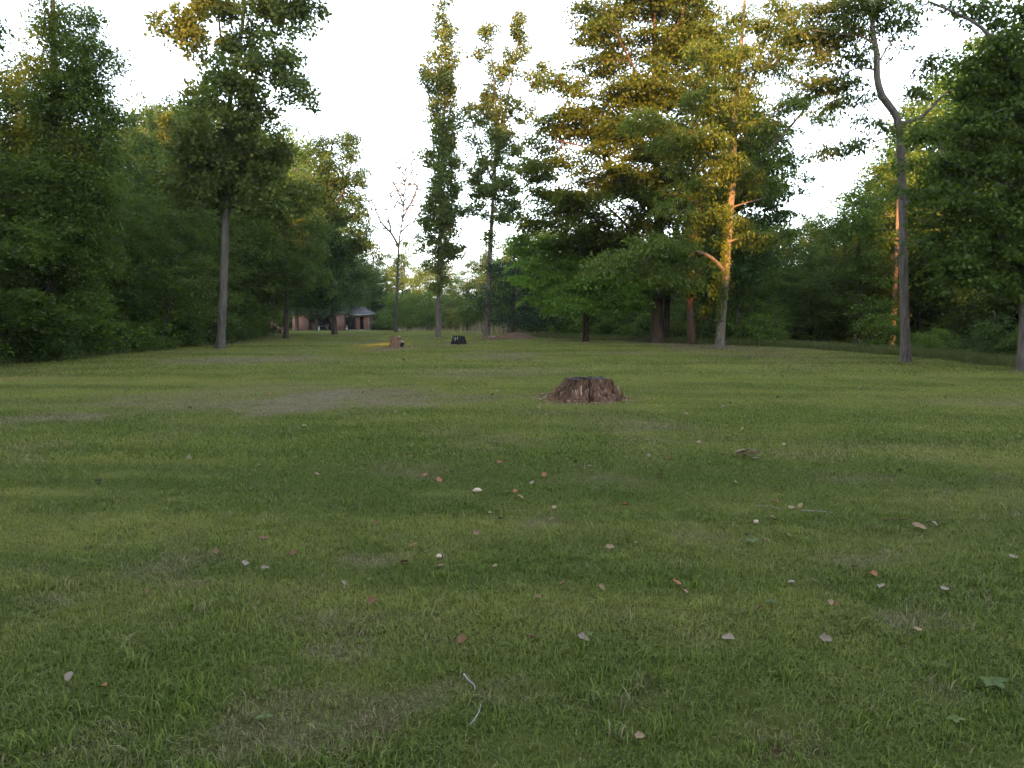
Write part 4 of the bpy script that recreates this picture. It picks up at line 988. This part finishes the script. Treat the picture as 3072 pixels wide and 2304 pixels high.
def slab(name, parent, p, length, w, th, direction, mat, seed):
    r = R_(seed); d_ = np.array(direction, float); d_ /= np.linalg.norm(d_)
    u = np.cross(d_, [0, 0, 1.0]); u = u / (np.linalg.norm(u) + 1e-6) if np.linalg.norm(u) > .05 else np.array([1.0, 0, 0])
    v = np.cross(u, d_); V = []
    for t in (0, .35, .7, 1):
        c = np.array(p) + d_ * length * t + r.normal(0, .04 * length, 3) * .5
        ww = w * (1 - .6 * t ** 2) * r.uniform(.7, 1.1)
        for a, b in ((-1, -1), (1, -1), (1, 1), (-1, 1)): V.append(c + u * ww * .5 * a + v * th * .5 * b)
    Q = []
    for k in range(3):
        for q in range(4): Q.append((k * 4 + q, k * 4 + (q + 1) % 4, k * 4 + 4 + (q + 1) % 4, k * 4 + 4 + q))
    Q += [(3, 2, 1, 0), (12, 13, 14, 15)]
    return obj(name, mesh_np(name, np.array(V), np.array(Q), mat), parent)
g1 = gnd(587, 398.5)
st = stump("tree_stump", "wide rotting reddish stump with a flat grey top, nearest in the lawn", g1, .86, .44, .40, M["stump_red"], M["stump_top"], 61, .32, .06, .9, (.03, 0))
r = R_(62)
for k in range(64):
    a = r.uniform(math.pi * .9, math.pi * 2.15); rr = r.uniform(.50, .70); dz = r.uniform(-.02, .04)
    slab("splinter", st, (math.cos(a) * rr, math.sin(a) * rr * .9, dz), r.uniform(.14, .30), r.uniform(.025, .06), .014, (-math.cos(a) * .32 + r.normal(0, .12), -math.sin(a) * .32, 1), [M["chip_red"], M["stump_red"], M["straw"]][int(r.integers(3))], 200 + k)
for k in range(16):
    a = r.uniform(math.pi * .8, math.pi * 2.2); rr = r.uniform(.62, .95)
    slab("bark_piece", st, (math.cos(a) * rr, math.sin(a) * rr, .03), r.uniform(.10, .26), r.uniform(.03, .07), .018, (r.normal(), r.normal() * .6, r.normal() * .12), M["chip_red"] if r.random() < .6 else M["stump_red"], 300 + k)
for k, (x, y, l, dx) in enumerate([(-.10, .05, .22, 1), (.05, -.12, .18, -.6), (-.22, -.08, .14, .4)]):
    slab("charred_piece", st, (x, y, .385 + .012 * k), l, .07, .03, (dx, .5, .04), M["stump_top"], 350 + k)
g2 = gnd(396, 347.5)
s2 = stump("tree_stump", "upright pale reddish stump, left of the two farther stumps", g2, .40, .27, .56, M["stump_pale"], M["stump_top_pale"], 63, .20, .08)
for k, (px, py, r_) in enumerate([(402, 341.8, .09), (402.6, 343.8, .11), (401.6, 345.6, .09)]):
    p = at(px, py, g2.y - .30) - g2; mb = MB()
    a = np.linspace(0, 1, 5); mb.tube([(0, 0, -.05), (0, 0, -.01), (0, 0, .025), (0, 0, .045)], [r_ * .35, r_ * .95, r_, r_ * .5], 12)
    obj("bracket_fungus", mb.mesh("bracket_fungus", M["ash"] if k == 0 else M["stump_black"], True), s2, p)
g3 = gnd(459, 344.2)
s3 = stump("tree_stump", "charred black stump with an ashen white streak, right of the pale one", g3, .46, .32, .46, M["stump_black"], M["stump_black"], 64, .20, .14)
r = R_(66)
for k in range(7):
    a = r.uniform(math.pi * 1.18, math.pi * 1.5); slab("ash_streak", s3, (math.cos(a) * .37, math.sin(a) * .37, .10 + .035 * k), r.uniform(.10, .2), .05, .015, (-math.cos(a) * .25, -math.sin(a) * .25, 1), M["ash"], 400 + k)
g4 = gnd(493, 338.6)
stump("tree_stump", "low rotten remains of a stump at the foot of the forked tree", g4, .75, .5, .16, M["stump_red"], M["stump_top_pale"], 65, .2, .35)
# mound of earth behind it
g5 = gnd(516, 337.8)
a = np.linspace(0, 2 * np.pi, 40, endpoint=False); V = [(0, 0, .42)]
for q in range(1, 8):
    for w in a:
        rr = q / 7 * (1 + .25 * (float(fbm(math.cos(w) * 2, math.sin(w) * 2 + q * .1, 3)) - .5) * 2)
        V.append((1.7 * rr * math.cos(w), 1.1 * rr * math.sin(w), .42 * math.cos(min(1, q / 7) * math.pi / 2) ** 1.2 + .06 * (float(fbm(q * 1.3, w * 2, 2)) - .5) - (.06 if q == 7 else 0)))
T = [(0, 1 + k, 1 + (k + 1) % 40) for k in range(40)]
Q = [(1 + q * 40 + k, 1 + (q + 1) * 40 + k, 1 + (q + 1) * 40 + (k + 1) % 40, 1 + q * 40 + (k + 1) % 40) for q in range(6) for k in range(40)]
M["earth"] = plain_mat("earth", (0.05, 0.03, 0.02), (0.19, 0.115, 0.075), 9, .95, .8)
tag(obj("earth_mound", mesh_np("earth_mound", np.array(V), [np.array(T), np.array(Q)], M["earth"], True), None, g5), "low mound of brown earth by the dark evergreen", "mound")

# scattered chips round the stumps
def chips(name, label, spots, n, size, seed):
    r = R_(seed); P = []
    for (c, rx, ry) in spots:
        for k in range(n):
            a = r.random() * 6.283; q = .45 + .65 * r.random()
            x, y = c.x + rx * q * math.cos(a), c.y + ry * q * math.sin(a)
            P.append((x, y, float(ground_z(x, y)) + .012 + .02 * r.random()))
    P = np.array(P); m = len(P); la = r.random(m) * 6.283
    D = np.stack([np.cos(la), np.sin(la), r.normal(0, .25, m)], 1); W = np.stack([-np.sin(la), np.cos(la), r.normal(0, .25, m)], 1)
    l = size * r.uniform(.4, 1.5, m)[:, None]; w = l * r.uniform(.2, .5, m)[:, None]
    V = np.stack([P - D * l * .5 - W * w * .5, P + D * l * .5 - W * w * .4, P + D * l * .45 + W * w * .5, P - D * l * .4 + W * w * .5], 1)
    V = np.concatenate([V, V - np.array([0, 0, .008])], 1).reshape(-1, 3); b = np.arange(m)[:, None] * 8
    F_ = np.concatenate([b + np.array([q]) for q in ((0, 1, 2, 3), (7, 6, 5, 4), (0, 4, 5, 1), (1, 5, 6, 2), (2, 6, 7, 3), (3, 7, 4, 0))])
    return tag(obj(name, mesh_np(name, V, F_, M["chip"], False, {"tone": np.repeat(r.random(m), 8)})), label, kind="stuff")
chips("wood_chips", "reddish wood chips strewn round the nearest stump", [(g1, 1.15, .9)], 260, .06, 71)
chips("wood_chips", "reddish wood chips round the two farther stumps", [(g2, .9, .8), (gnd(382, 350.2), .7, .4), (g3, .9, .8), (g4, 1.0, .7)], 150, .09, 72)

# ------------------------------------------------------------------ brick shed
def brick_mat():
    m, N, L = new_mat("brick")
    tc = N.new("ShaderNodeTexCoord"); sp = N.new("ShaderNodeSeparateXYZ"); L.new(tc.outputs["Object"], sp.inputs[0])
    ad = N.new("ShaderNodeMath"); ad.operation = 'ADD'; L.new(sp.outputs[0], ad.inputs[0]); L.new(sp.outputs[1], ad.inputs[1])
    cb = N.new("ShaderNodeCombineXYZ"); L.new(ad.outputs[0], cb.inputs[0]); L.new(sp.outputs[2], cb.inputs[1])
    b = N.new("ShaderNodeTexBrick"); L.new(cb.outputs[0], b.inputs["Vector"])
    b.inputs["Color1"].default_value = rgb((0.15, 0.058, 0.036)); b.inputs["Color2"].default_value = rgb((0.19, 0.083, 0.052)); b.inputs["Mortar"].default_value = rgb((0.17, 0.14, 0.12))
    b.inputs["Scale"].default_value = 1.0; b.inputs["Brick Width"].default_value = .22; b.inputs["Row Height"].default_value = .075; b.inputs["Mortar Size"].default_value = .008
    p = N.new("ShaderNodeBsdfPrincipled"); p.inputs["Roughness"].default_value = .9; L.new(b.outputs[0], p.inputs["Base Color"])
    bu = N.new("ShaderNodeBump"); bu.inputs["Strength"].default_value = .5; bu.inputs["Distance"].default_value = .01; bu.invert = True
    L.new(b.outputs[1], bu.inputs["Height"]); L.new(bu.outputs[0], p.inputs["Normal"])
    o = N.new("ShaderNodeOutputMaterial"); L.new(p.outputs[0], o.inputs[0]); return m
M["brick"] = brick_mat()
M["roof"] = plain_mat("roof", (0.045, 0.045, 0.052), (0.09, 0.09, 0.10), 5, .6, .2, (1, .3, 1))
M["trim"] = plain_mat("trim", (0.20, 0.19, 0.18), (0.30, 0.29, 0.28), 8, .7)
M["board_dark"] = plain_mat("board_dark", (0.02, 0.016, 0.013), (0.05, 0.04, 0.033), 8, .9)
M["concrete"] = plain_mat("concrete", (0.34, 0.33, 0.31), (0.48, 0.47, 0.45), 5, .9, .2)
M["white"] = plain_mat("white", (0.60, 0.60, 0.60), (0.75, 0.75, 0.74), 6, .6)
M["glass"] = plain_mat("glass", (0.02, 0.03, 0.035), (0.04, 0.05, 0.055), 4, .1, 0, (1, 1, 1), .6)
M["metal_dark"] = plain_mat("metal_dark", (0.03, 0.03, 0.03), (0.07, 0.07, 0.07), 6, .5)
M["timber"] = plain_mat("timber", (0.16, 0.09, 0.05), (0.30, 0.19, 0.11), 7, .85, .3, (1, 1, .2))
SH = gnd(340, 330.2)
def sx(px, d): return at(px, 330, d).x - SH.x
D1, D2 = SH.y - 3.5, SH.y
y1 = D1 - SH.y; HG, HP = 2.62, 2.20
shed = empty("brick_shed", SH); tag(shed, "low brick shed with open bays and grey roof, far end of lawn", "shed")
def bx(name, mat, a, b, parent=shed):
    mb = MB(); mb.box(a, b); return obj(name, mb.mesh(name, mat), parent)
xl, xa, xb, xc = sx(292.6, D1), sx(308.4, D1), sx(331.4, D1), sx(340.9, D1)
w = .22; zb = -.35
bx("wall", M["brick"], (xl, y1, zb), (xa, y1 + w, HG)); bx("wall", M["brick"], (xb, y1, zb), (xc, y1 + w, HG))
bx("wall", M["brick"], (xl, y1 + w, zb), (xl + w, y1 + 8, HG - .004)); bx("wall", M["brick"], (xl + w, y1 + 8 - w, zb), (sx(368.5, D2), y1 + 8, HP - .1))
bx("wall", M["brick"], (xc - w, y1 + w, zb), (xc - .003, y1 + 3.6, HG - .006))
bx("lintel", M["trim"], (xa, y1 + .02, HG - .20), (xb, y1 + .18, HG - .012))
p0, p1, p2, p3, p4 = sx(342, D2), sx(354.9, D2), sx(359.9, D2), sx(363.6, D2), sx(368.5, D2)
bx("post", M["brick"], (p1, 0, zb), (p2, .3, HP)); bx("wall", M["brick"], (p3, 0, zb), (p4, .24, HP)); bx("wall", M["brick"], (p4 - .22, .24, zb), (p4 - .003, 4.4, HP - .005))
bx("post", M["timber"], (p0 - .1, 0, zb), (p0 + .05, .15, HP))
bx("partition", M["board_dark"], (p1 + .05, 1.9, zb), (p4 - .25, 2.0, HP - .06))
bx("wall", M["brick"], (xc, 2.7, zb), (p1, 2.9, HP - .05))
win = bx("window", M["glass"], (p0 + .95, 2.66, 1.0), (p0 + 1.75, 2.69, 1.75)); bx("frame", M["trim"], (p0 + 1.32, 2.62, 1.0), (p0 + 1.38, 2.657, 1.75), win)
bx("porch_slab", M["concrete"], (p0 - .15, -.45, -.30), (p4 + .1, 2.6, .05)); bx("garage_slab", M["concrete"], (xl - .05, y1 - .15, -.30), (xc - .02, y1 + 7.7, .02))
bx("beam", M["trim"], (p0 - .3, -.02, HP + .002), (p4 + .02, .16, HP + .14))
def roof_mesh(x0, x1, yf, yb, ze, zr, hip0, hip1, th=.12):
    yr = (yf + yb) / 2; mb = MB()
    V = [(x0, yf, ze), (x1, yf, ze), (x1, yb, ze), (x0, yb, ze), (x0 + hip0, yr, zr), (x1 - hip1, yr, zr)]
    V += [(a, b, c - th) for a, b, c in V]
    mb.add(V, [(0, 1, 5, 4), (2, 3, 4, 5), (7, 6, 10, 11), (9, 8, 11, 10), (0, 6, 7, 1), (1, 7, 8, 2), (2, 8, 9, 3), (3, 9, 6, 0)], [(1, 2, 5), (3, 0, 4), (7, 11, 8), (9, 10, 6)])
    return mb
obj("roof", roof_mesh(xl - .5, xc + .25, y1 - .55, y1 + 8.3, HG + .14, HG + 1.5, .6, .5).mesh("roof", M["roof"]), shed)
obj("roof", roof_mesh(xc - .6, p4 + .6, -.7, 5.0, HP + .30, HP + 1.62, 1.0, 1.7).mesh("roof", M["roof"]), shed)
bx("gutter", M["trim"], (xc - .35, -.80, HP + .17), (p4 + .62, -.703, HP + .295)); bx("gutter", M["trim"], (xl - .5, y1 - .64, HG + .01), (xc + .25, y1 - .553, HG + .12))
bx("downpipe", M["trim"], (p4 + .004, -.08, 0), (p4 + .09, .0, HP + .1))
def shed_thing(name, label, cat, px, d, z, boxes, mat):
    mb = MB()
    for b in boxes: mb.box(b[:3], b[3:])
    o = obj(name, mb.mesh(name, mat), None, Vector((sx(px, d) + SH.x, d, SH.z + z))); tag(o, label, cat); return o
shed_thing("plastic_tub", "white tub on the porch floor of the shed", "tub", 345.5, D2 + .5, .05, [(-.35, -.2, 0, .35, .2, .32), (-.38, -.23, .32, .38, .23, .36)], M["white"])
shed_thing("paper_sack", "white sack standing on the tub in the porch", "sack", 346.2, D2 + .5, .41, [(-.22, -.12, 0, .22, .12, .38), (-.16, -.09, .38, .10, .09, .50)], M["white"])
cart = empty("shelf_rack", Vector((sx(344.2, D2) + SH.x, D2 + 1.2, SH.z + .05))); tag(cart, "dark shelf rack standing in the open porch", "rack")
for q in range(4):
    mb = MB(); mb.box((-.55, -.2, .25 + .42 * q), (.55, .2, .29 + .42 * q)); obj("shelf", mb.mesh("shelf", M["metal_dark"]), cart)
for q in (-1, 1):
    mb = MB(); mb.box((.56 * q - .025, -.22, 0), (.56 * q + .025, .22, 1.75)); obj("upright", mb.mesh("upright", M["metal_dark"]), cart)
mower = empty("garden_tractor", Vector((sx(318, D1) + SH.x, D1 + 2.6, SH.z + .02))); tag(mower, "dim dark machine parked inside the open garage bay", "machine")
for nm, mt, a, b in (("body", "metal_dark", (-.9, -.4, .35), (.5, .4, .85)), ("hood", "metal_dark", (.5, -.35, .35), (1.3, .35, .95)), ("seat", "board_dark", (-.7, -.25, .855), (-.2, .25, 1.2))):
    mb = MB(); mb.box(a, b); obj(nm, mb.mesh(nm, M[mt]), mower)
for x, rr in ((-.6, .40), (1.0, .28)):
    for q in (-1, 1):
        mb = MB(); mb.tube([(x, .42 * q, rr), (x, .62 * q, rr)], [rr, rr], 18); obj("wheel", mb.mesh("wheel", M["metal_dark"], False), mower)
shed_thing("storage_cabinet", "pale upright cabinet at the left inside the garage bay", "cabinet", 311.8, D1 + 1.5, .02, [(-.35, -.25, .1, .35, .25, 1.25), (-.40, -.3, 1.25, .40, .3, 1.31), (-.33, -.22, 0, -.25, .22, .1), (.25, -.22, 0, .33, .22, .1)], M["timber"])
shed_thing("bucket_stack", "white bucket stack inside the garage bay", "bucket", 318.6, D1 + 1.4, .02, [(-.15, -.15, 0, .15, .15, .34), (-.165, -.165, .34, .165, .165, .38), (-.14, -.14, .38, .14, .14, .66)], M["white"])
hl = shed_thing("hanging_lantern", "pale lantern hanging from the garage bay ceiling", "lantern", 324.3, D1 + 1.0, 1.75, [(-.12, -.12, 0, .12, .12, .36), (-.16, -.16, .36, .16, .16, .42), (-.02, -.02, .42, .02, .02, .80)], M["trim"])

# firewood pile left of the shed
M["log_bark"] = bark_mat("log_bark", (0.05, 0.03, 0.022), (0.22, 0.13, 0.09), 9)
M["log_end"] = plain_mat("log_end", (0.26, 0.15, 0.09), (0.42, 0.28, 0.19), 9, .9)
W0 = gnd(269, 333.2); r = R_(81)
mb = MB(); mb.tube([(-.8, 0, 0), (-.3, 0, .01), (.3, 0, 0), (.8, 0, 0)], [.17, .18, .165, .17], 9, False); log_me = mb.mesh("log", M["log_bark"], True)
mb = MB(); mb.add([(0, .165 * math.cos(a), .165 * math.sin(a)) for a in np.linspace(0, 6.283, 9, endpoint=False)] + [(0, 0, 0)], [], [(9, k, (k + 1) % 9) for k in range(9)]); end_me = mb.mesh("log_end", M["log_end"])
cnt = 0
for lev, nn in enumerate((8, 6, 4, 2)):
    for k in range(nn):
        o = obj("firewood_log", log_me, None, W0 + Vector(((k - nn / 2 + .5) * .40 + r.normal(0, .10), r.normal(0, .3), .17 + .29 * lev)))
        o.rotation_euler = (0, r.normal(0, .12), math.pi / 2 + r.normal(0, .5)); s = r.uniform(.75, 1.15); o.scale = (s, s, s)
        for q in (-1, 1):
            e = obj("cut_end", end_me, o); e.location = (.8 * q, 0, 0)
        tag(o, "reddish brown log in the firewood pile left of the shed", "log", "logs of the firewood pile")

# ------------------------------------------------------------------ fallen leaves, twigs and weeds on the lawn
def litter_mat(name, c): return plain_mat(name, tuple(x * .45 for x in c), tuple(min(1, x * .85) for x in c), 60, .8, .3)
LM = [litter_mat("dry_leaf_tan", (0.36, 0.25, 0.15)), litter_mat("dry_leaf_brown", (0.22, 0.11, 0.06)), litter_mat("dry_leaf_orange", (0.36, 0.15, 0.07)), litter_mat("dry_leaf_pale", (0.33, 0.27, 0.20)), litter_mat("dry_leaf_red", (0.30, 0.07, 0.035))]
def leaf_shape(seed, mat):
    r = R_(seed); nu, nv = 7, 5; V = []
    curl = r.uniform(.1, .6); bend = r.uniform(-.5, .6)
    for i in range(nu):
        t = i / (nu - 1); wd = .34 * math.sin(math.pi * min(1, .06 + .94 * t ** .8)) ** .8 * (1 + .18 * math.sin(i * 2.4 + seed))
        for j in range(nv):
            s = (j / (nv - 1) - .5) * 2
            V.append((t - .5, s * wd, curl * wd * s * s + bend * .35 * (t - .5) ** 2 + .03 * r.normal()))
    Q = [(i * nv + j, i * nv + j + 1, (i + 1) * nv + j + 1, (i + 1) * nv + j) for i in range(nu - 1) for j in range(nv - 1)]
    return mesh_np("dry_leaf", np.array(V), np.array(Q), mat, True)
LS = {(m, k): leaf_shape(500 + 10 * m + k, LM[m]) for m in range(5) for k in range(3)}
r = R_(91)
def put_leaf(px, py, m, size, label=None, tip=None, p=None):
    size = size * .52
    p = gnd(px, py) if p is None else p
    o = obj("fallen_leaf", LS[(m, int(r.integers(3)))], None, p + Vector((0, 0, .028 + size * .12)))
    o.rotation_euler = (r.normal(0, .35) if tip is None else tip, r.normal(0, .35), r.random() * 6.283)
    o.scale = (size, size, size)
    tag(o, label or ["small dry tan leaf lying in the grass", "small dry brown leaf lying in the grass", "small dry orange leaf lying in the grass", "small bleached pale leaf lying in the grass", "small dry red leaf lying in the grass"][m], "leaf", "fallen leaves on the lawn")
for a in [(439, 483, 2, .17, "rusty orange leaf with a pale tip, left of the pale pebble"), (477, 537, 0, .12, "tan leaf standing on edge in the grass below the pale pebble", 1.2), (625, 509, 4, .13, "bright red leaf lying alone below the big stump"),
          (919, 532, 0, .20, "large tan leaf lying flat at the right of the lawn"), (933, 528, 3, .16, "greyish curled leaf beside the large tan one"), (746, 539, 3, .09, "small whitish leaf scrap in the middle right grass"), (791, 587, 3, .09, "white leaf scrap in the near right grass"),
          (873, 580, 2, .14, "orange curled leaf of a pair in the near right grass"), (882, 592, 3, .11, "pale leaf just below the orange curled one"), (1014, 562, 3, .13, "whitish leaf at the right border of the photo"), (69, 684, 3, .10, "pale whitish leaf in the near left grass"), (103, 694, 2, .10, "orange brown leaf in the near left grass"),
          (640, 744, 0, .08, "tan leaf scrap at the bottom middle of the photo"), (422, 556, 0, .10), (404, 567, 1, .10), (467, 439, 0, .15), (498, 447, 0, .16), (532, 486, 3, .12), (544, 478, 2, .15), (500, 465, 2, .15), (222, 523, 2, .10), (563, 589, 1, .10), (602, 593, 0, .10),
          (550, 494, 3, .10), (991, 470, 1, .14), (900, 474, 0, .15), (287, 420, 0, .18), (305, 428, 0, .16), (303, 433, 2, .15), (724, 528, 3, .11), (660, 477, 1, .14), (425, 478, 2, .13), (410, 492, 3, .12), (515, 495, 2, .12), (660, 482, 0, .15), (736, 486, 0, .13), (455, 486, 3, .1), (800, 510, 0, .12), (850, 505, 1, .12)]:
    put_leaf(*a)
for k in range(215):
    y = 3.6 + 27 * r.random() ** 1.3; x = r.normal(.02, .34) * y
    if not (edge_l(y) + .5 < x < edge_r(y) - .5): continue
    put_leaf(0, 0, int(r.choice([0, 0, 1, 1, 2, 3, 3])), r.uniform(.06, .12) * (1 + .035 * y), p=Vector((x, y, float(ground_z(x, y)))))
def pebble(name, label, px, py, s, mat, seed):
    rr = R_(seed); V = []; nu, nv = 10, 7
    for i in range(nv):
        th = math.pi * i / (nv - 1)
        for j in range(nu):
            ph = 2 * math.pi * j / nu; q = 1 + .12 * rr.normal() * math.sin(th)
            V.append((s[0] * q * math.sin(th) * math.cos(ph), s[1] * q * math.sin(th) * math.sin(ph), s[2] * q * math.cos(th)))
    Q = [(i * nu + j, (i + 1) * nu + j, (i + 1) * nu + (j + 1) % nu, i * nu + (j + 1) % nu) for i in range(nv - 1) for j in range(nu)]
    o = obj(name, mesh_np(name, np.array(V), np.array(Q), mat, True), None, gnd(px, py) + Vector((0, 0, s[2] * .9 + .02))); return o
M["pebble"] = plain_mat("pebble", (0.42, 0.31, 0.24), (0.60, 0.47, 0.37), 30, .8, .3)
tag(pebble("pebble", "pale rounded pebble in the middle of the lawn", 477, 494.5, (.040, .028, .022), M["pebble"], 1), "pale rounded pebble in the middle of the lawn", "pebble")
tag(pebble("mushroom_cap", "x", 439, 561, (.018, .016, .015), M["pebble"], 2), "small tan puffball in the near grass left of centre", "mushroom")
tag(pebble("mushroom_cap", "x", 756, 526, (.020, .018, .016), M["pebble"], 3), "small tan puffball in the grass right of centre", "mushroom")
M["twig"] = plain_mat("twig", (0.14, 0.13, 0.12), (0.30, 0.29, 0.28), 40, .9, .3)
def twig(label, pxs, rad, mat="twig"):
    P = np.array([tuple(gnd(*q) + Vector((0, 0, .045 + .012 * math.sin(3 * k)))) for k, q in enumerate(pxs)]); c = P.mean(0); P = smooth_line(P - c, .03)
    R = np.linspace(rad, rad * .5, len(P)) * .55; mb = MB(); mb.tube(P, R, 7)
    tag(obj("twig", mb.mesh("twig", M[mat], True), None, Vector(c)), label, "twig", "twigs on the lawn")
twig("pale grey twig lying near the bottom middle of the photo", [(470, 736), (475, 730), (479, 722), (481, 716)], .006)
twig("curved grey stick a little above the pale twig", [(464, 684), (468, 690), (474, 694), (475, 701)], .008)
twig("thin straw stick lying level in the middle right grass", [(800, 516), (815, 516.5), (832, 517.5)], .007)
twig("thin pale stick lying level right of the red leaf", [(755, 511), (770, 512), (783, 514)], .006)
twig("short brown stick in the right grass above the large tan leaf", [(884, 526), (896, 525), (908, 524.5)], .011, "log_bark")
# bark heap in the right grass
hp = gnd(745, 458.5); heap = empty("bark_heap", hp); tag(heap, "little heap of bark pieces in the right grass below the big stump", "bark heap")
for k in range(11):
    slab("bark_piece", heap, (r.normal(0, .09), r.normal(0, .08), .02 + .008 * k), r.uniform(.06, .14), r.uniform(.03, .05), .010, (1, r.normal(0, .5), r.normal(0, .2)), LM[3] if k % 3 == 0 else M["stump_red"], 600 + k)
# broad-leaved weeds
M["weed"] = leaf_mat("weed", (0.05, 0.09, 0.016), (0.11, 0.15, 0.03), .35)
def weed(label, px, py, s, n, seed):
    rr = R_(seed); g = gnd(px, py); root = empty("broadleaf_weed", g); tag(root, label, "weed", "broad-leaved weeds in the lawn")
    for k in range(n):
        a = 6.283 * k / n + rr.normal(0, .3); u = np.array([math.cos(a), math.sin(a), 0]); v = np.array([-math.sin(a), math.cos(a), 0]); L_ = .48 * s * rr.uniform(.7, 1.2); V = []
        for i in range(6):
            t = i / 5; wd = L_ * .32 * math.sin(math.pi * min(1, .05 + t * .93)) ** .7
            for j in (-1, 0, 1): V.append(u * L_ * t + v * wd * j + np.array([0, 0, .03 + L_ * (.55 * t - .45 * t * t) + (.06 * L_ if j else 0)]))
        Q = [(i * 3 + j, i * 3 + j + 1, i * 3 + j + 4, i * 3 + j + 3) for i in range(5) for j in (0, 1)]
        obj("leaf", mesh_np("leaf", np.array(V), np.array(Q), M["weed"], True, {"tone": np.full(18, rr.random())}), root)
weed("large light green weed at the right bottom of the lawn", 992, 690, .13, 5, 1)
weed("flat broad-leaved weed in the middle right grass", 752, 545, .12, 7, 2)
weed("small broad-leaved weed below the middle of the lawn", 589, 640, .07, 5, 3)
weed("broad-leaved weed in the right bottom grass below the large one", 955, 727, .07, 6, 4)
weed("broad-leaved weed in the near left grass", 265, 724, .07, 6, 5)
weed("flat weed in the near right grass left of the white scrap", 770, 607, .08, 6, 6)
for k, (px, py, lab) in enumerate([(560, 399, "tuft of tall weed stalks left of the nearest stump"), (611, 399, "tuft of tall weed stalks right of the nearest stump"), (588, 402, "low weed tuft at the front of the nearest stump")]):
    c = gnd(px, py); rr = R_(700 + k); hgt = .5 if k == 0 else (.4 if k == 1 else .12)
    root = empty("weed_tuft", c); tag(root, lab, "weed")
    for q in range(9):
        x, y = rr.normal(0, .10, 2); mb = MB(); h = hgt * rr.uniform(.5, 1.1); lx = rr.normal(0, .25) * h
        mb.tube([(x, y, -.01), (x + lx * .3, y, h * .5), (x + lx, y, h)], [.004, .003, .0012], 4); obj("stalk", mb.mesh("stalk", M["dry_stalk"] if q % 2 and k < 2 else M["weed"]), root)

# ------------------------------------------------------------------ evening haze over the clearing
HAZE = 0.00016
def haze():
    mb = MB(); mb.box((-260, -75, -4.0), (260, 330, 45))
    m, N, L = new_mat("haze")
    v = N.new("ShaderNodeVolumePrincipled"); v.inputs["Color"].default_value = (.86, .92, 1.0, 1); v.inputs["Density"].default_value = HAZE; v.inputs["Anisotropy"].default_value = .2
    o = N.new("ShaderNodeOutputMaterial"); L.new(v.outputs[0], o.inputs["Volume"])
    tag(obj("haze", mb.mesh("haze", m)), "thin evening haze over the clearing and the woods", kind="stuff")
haze()
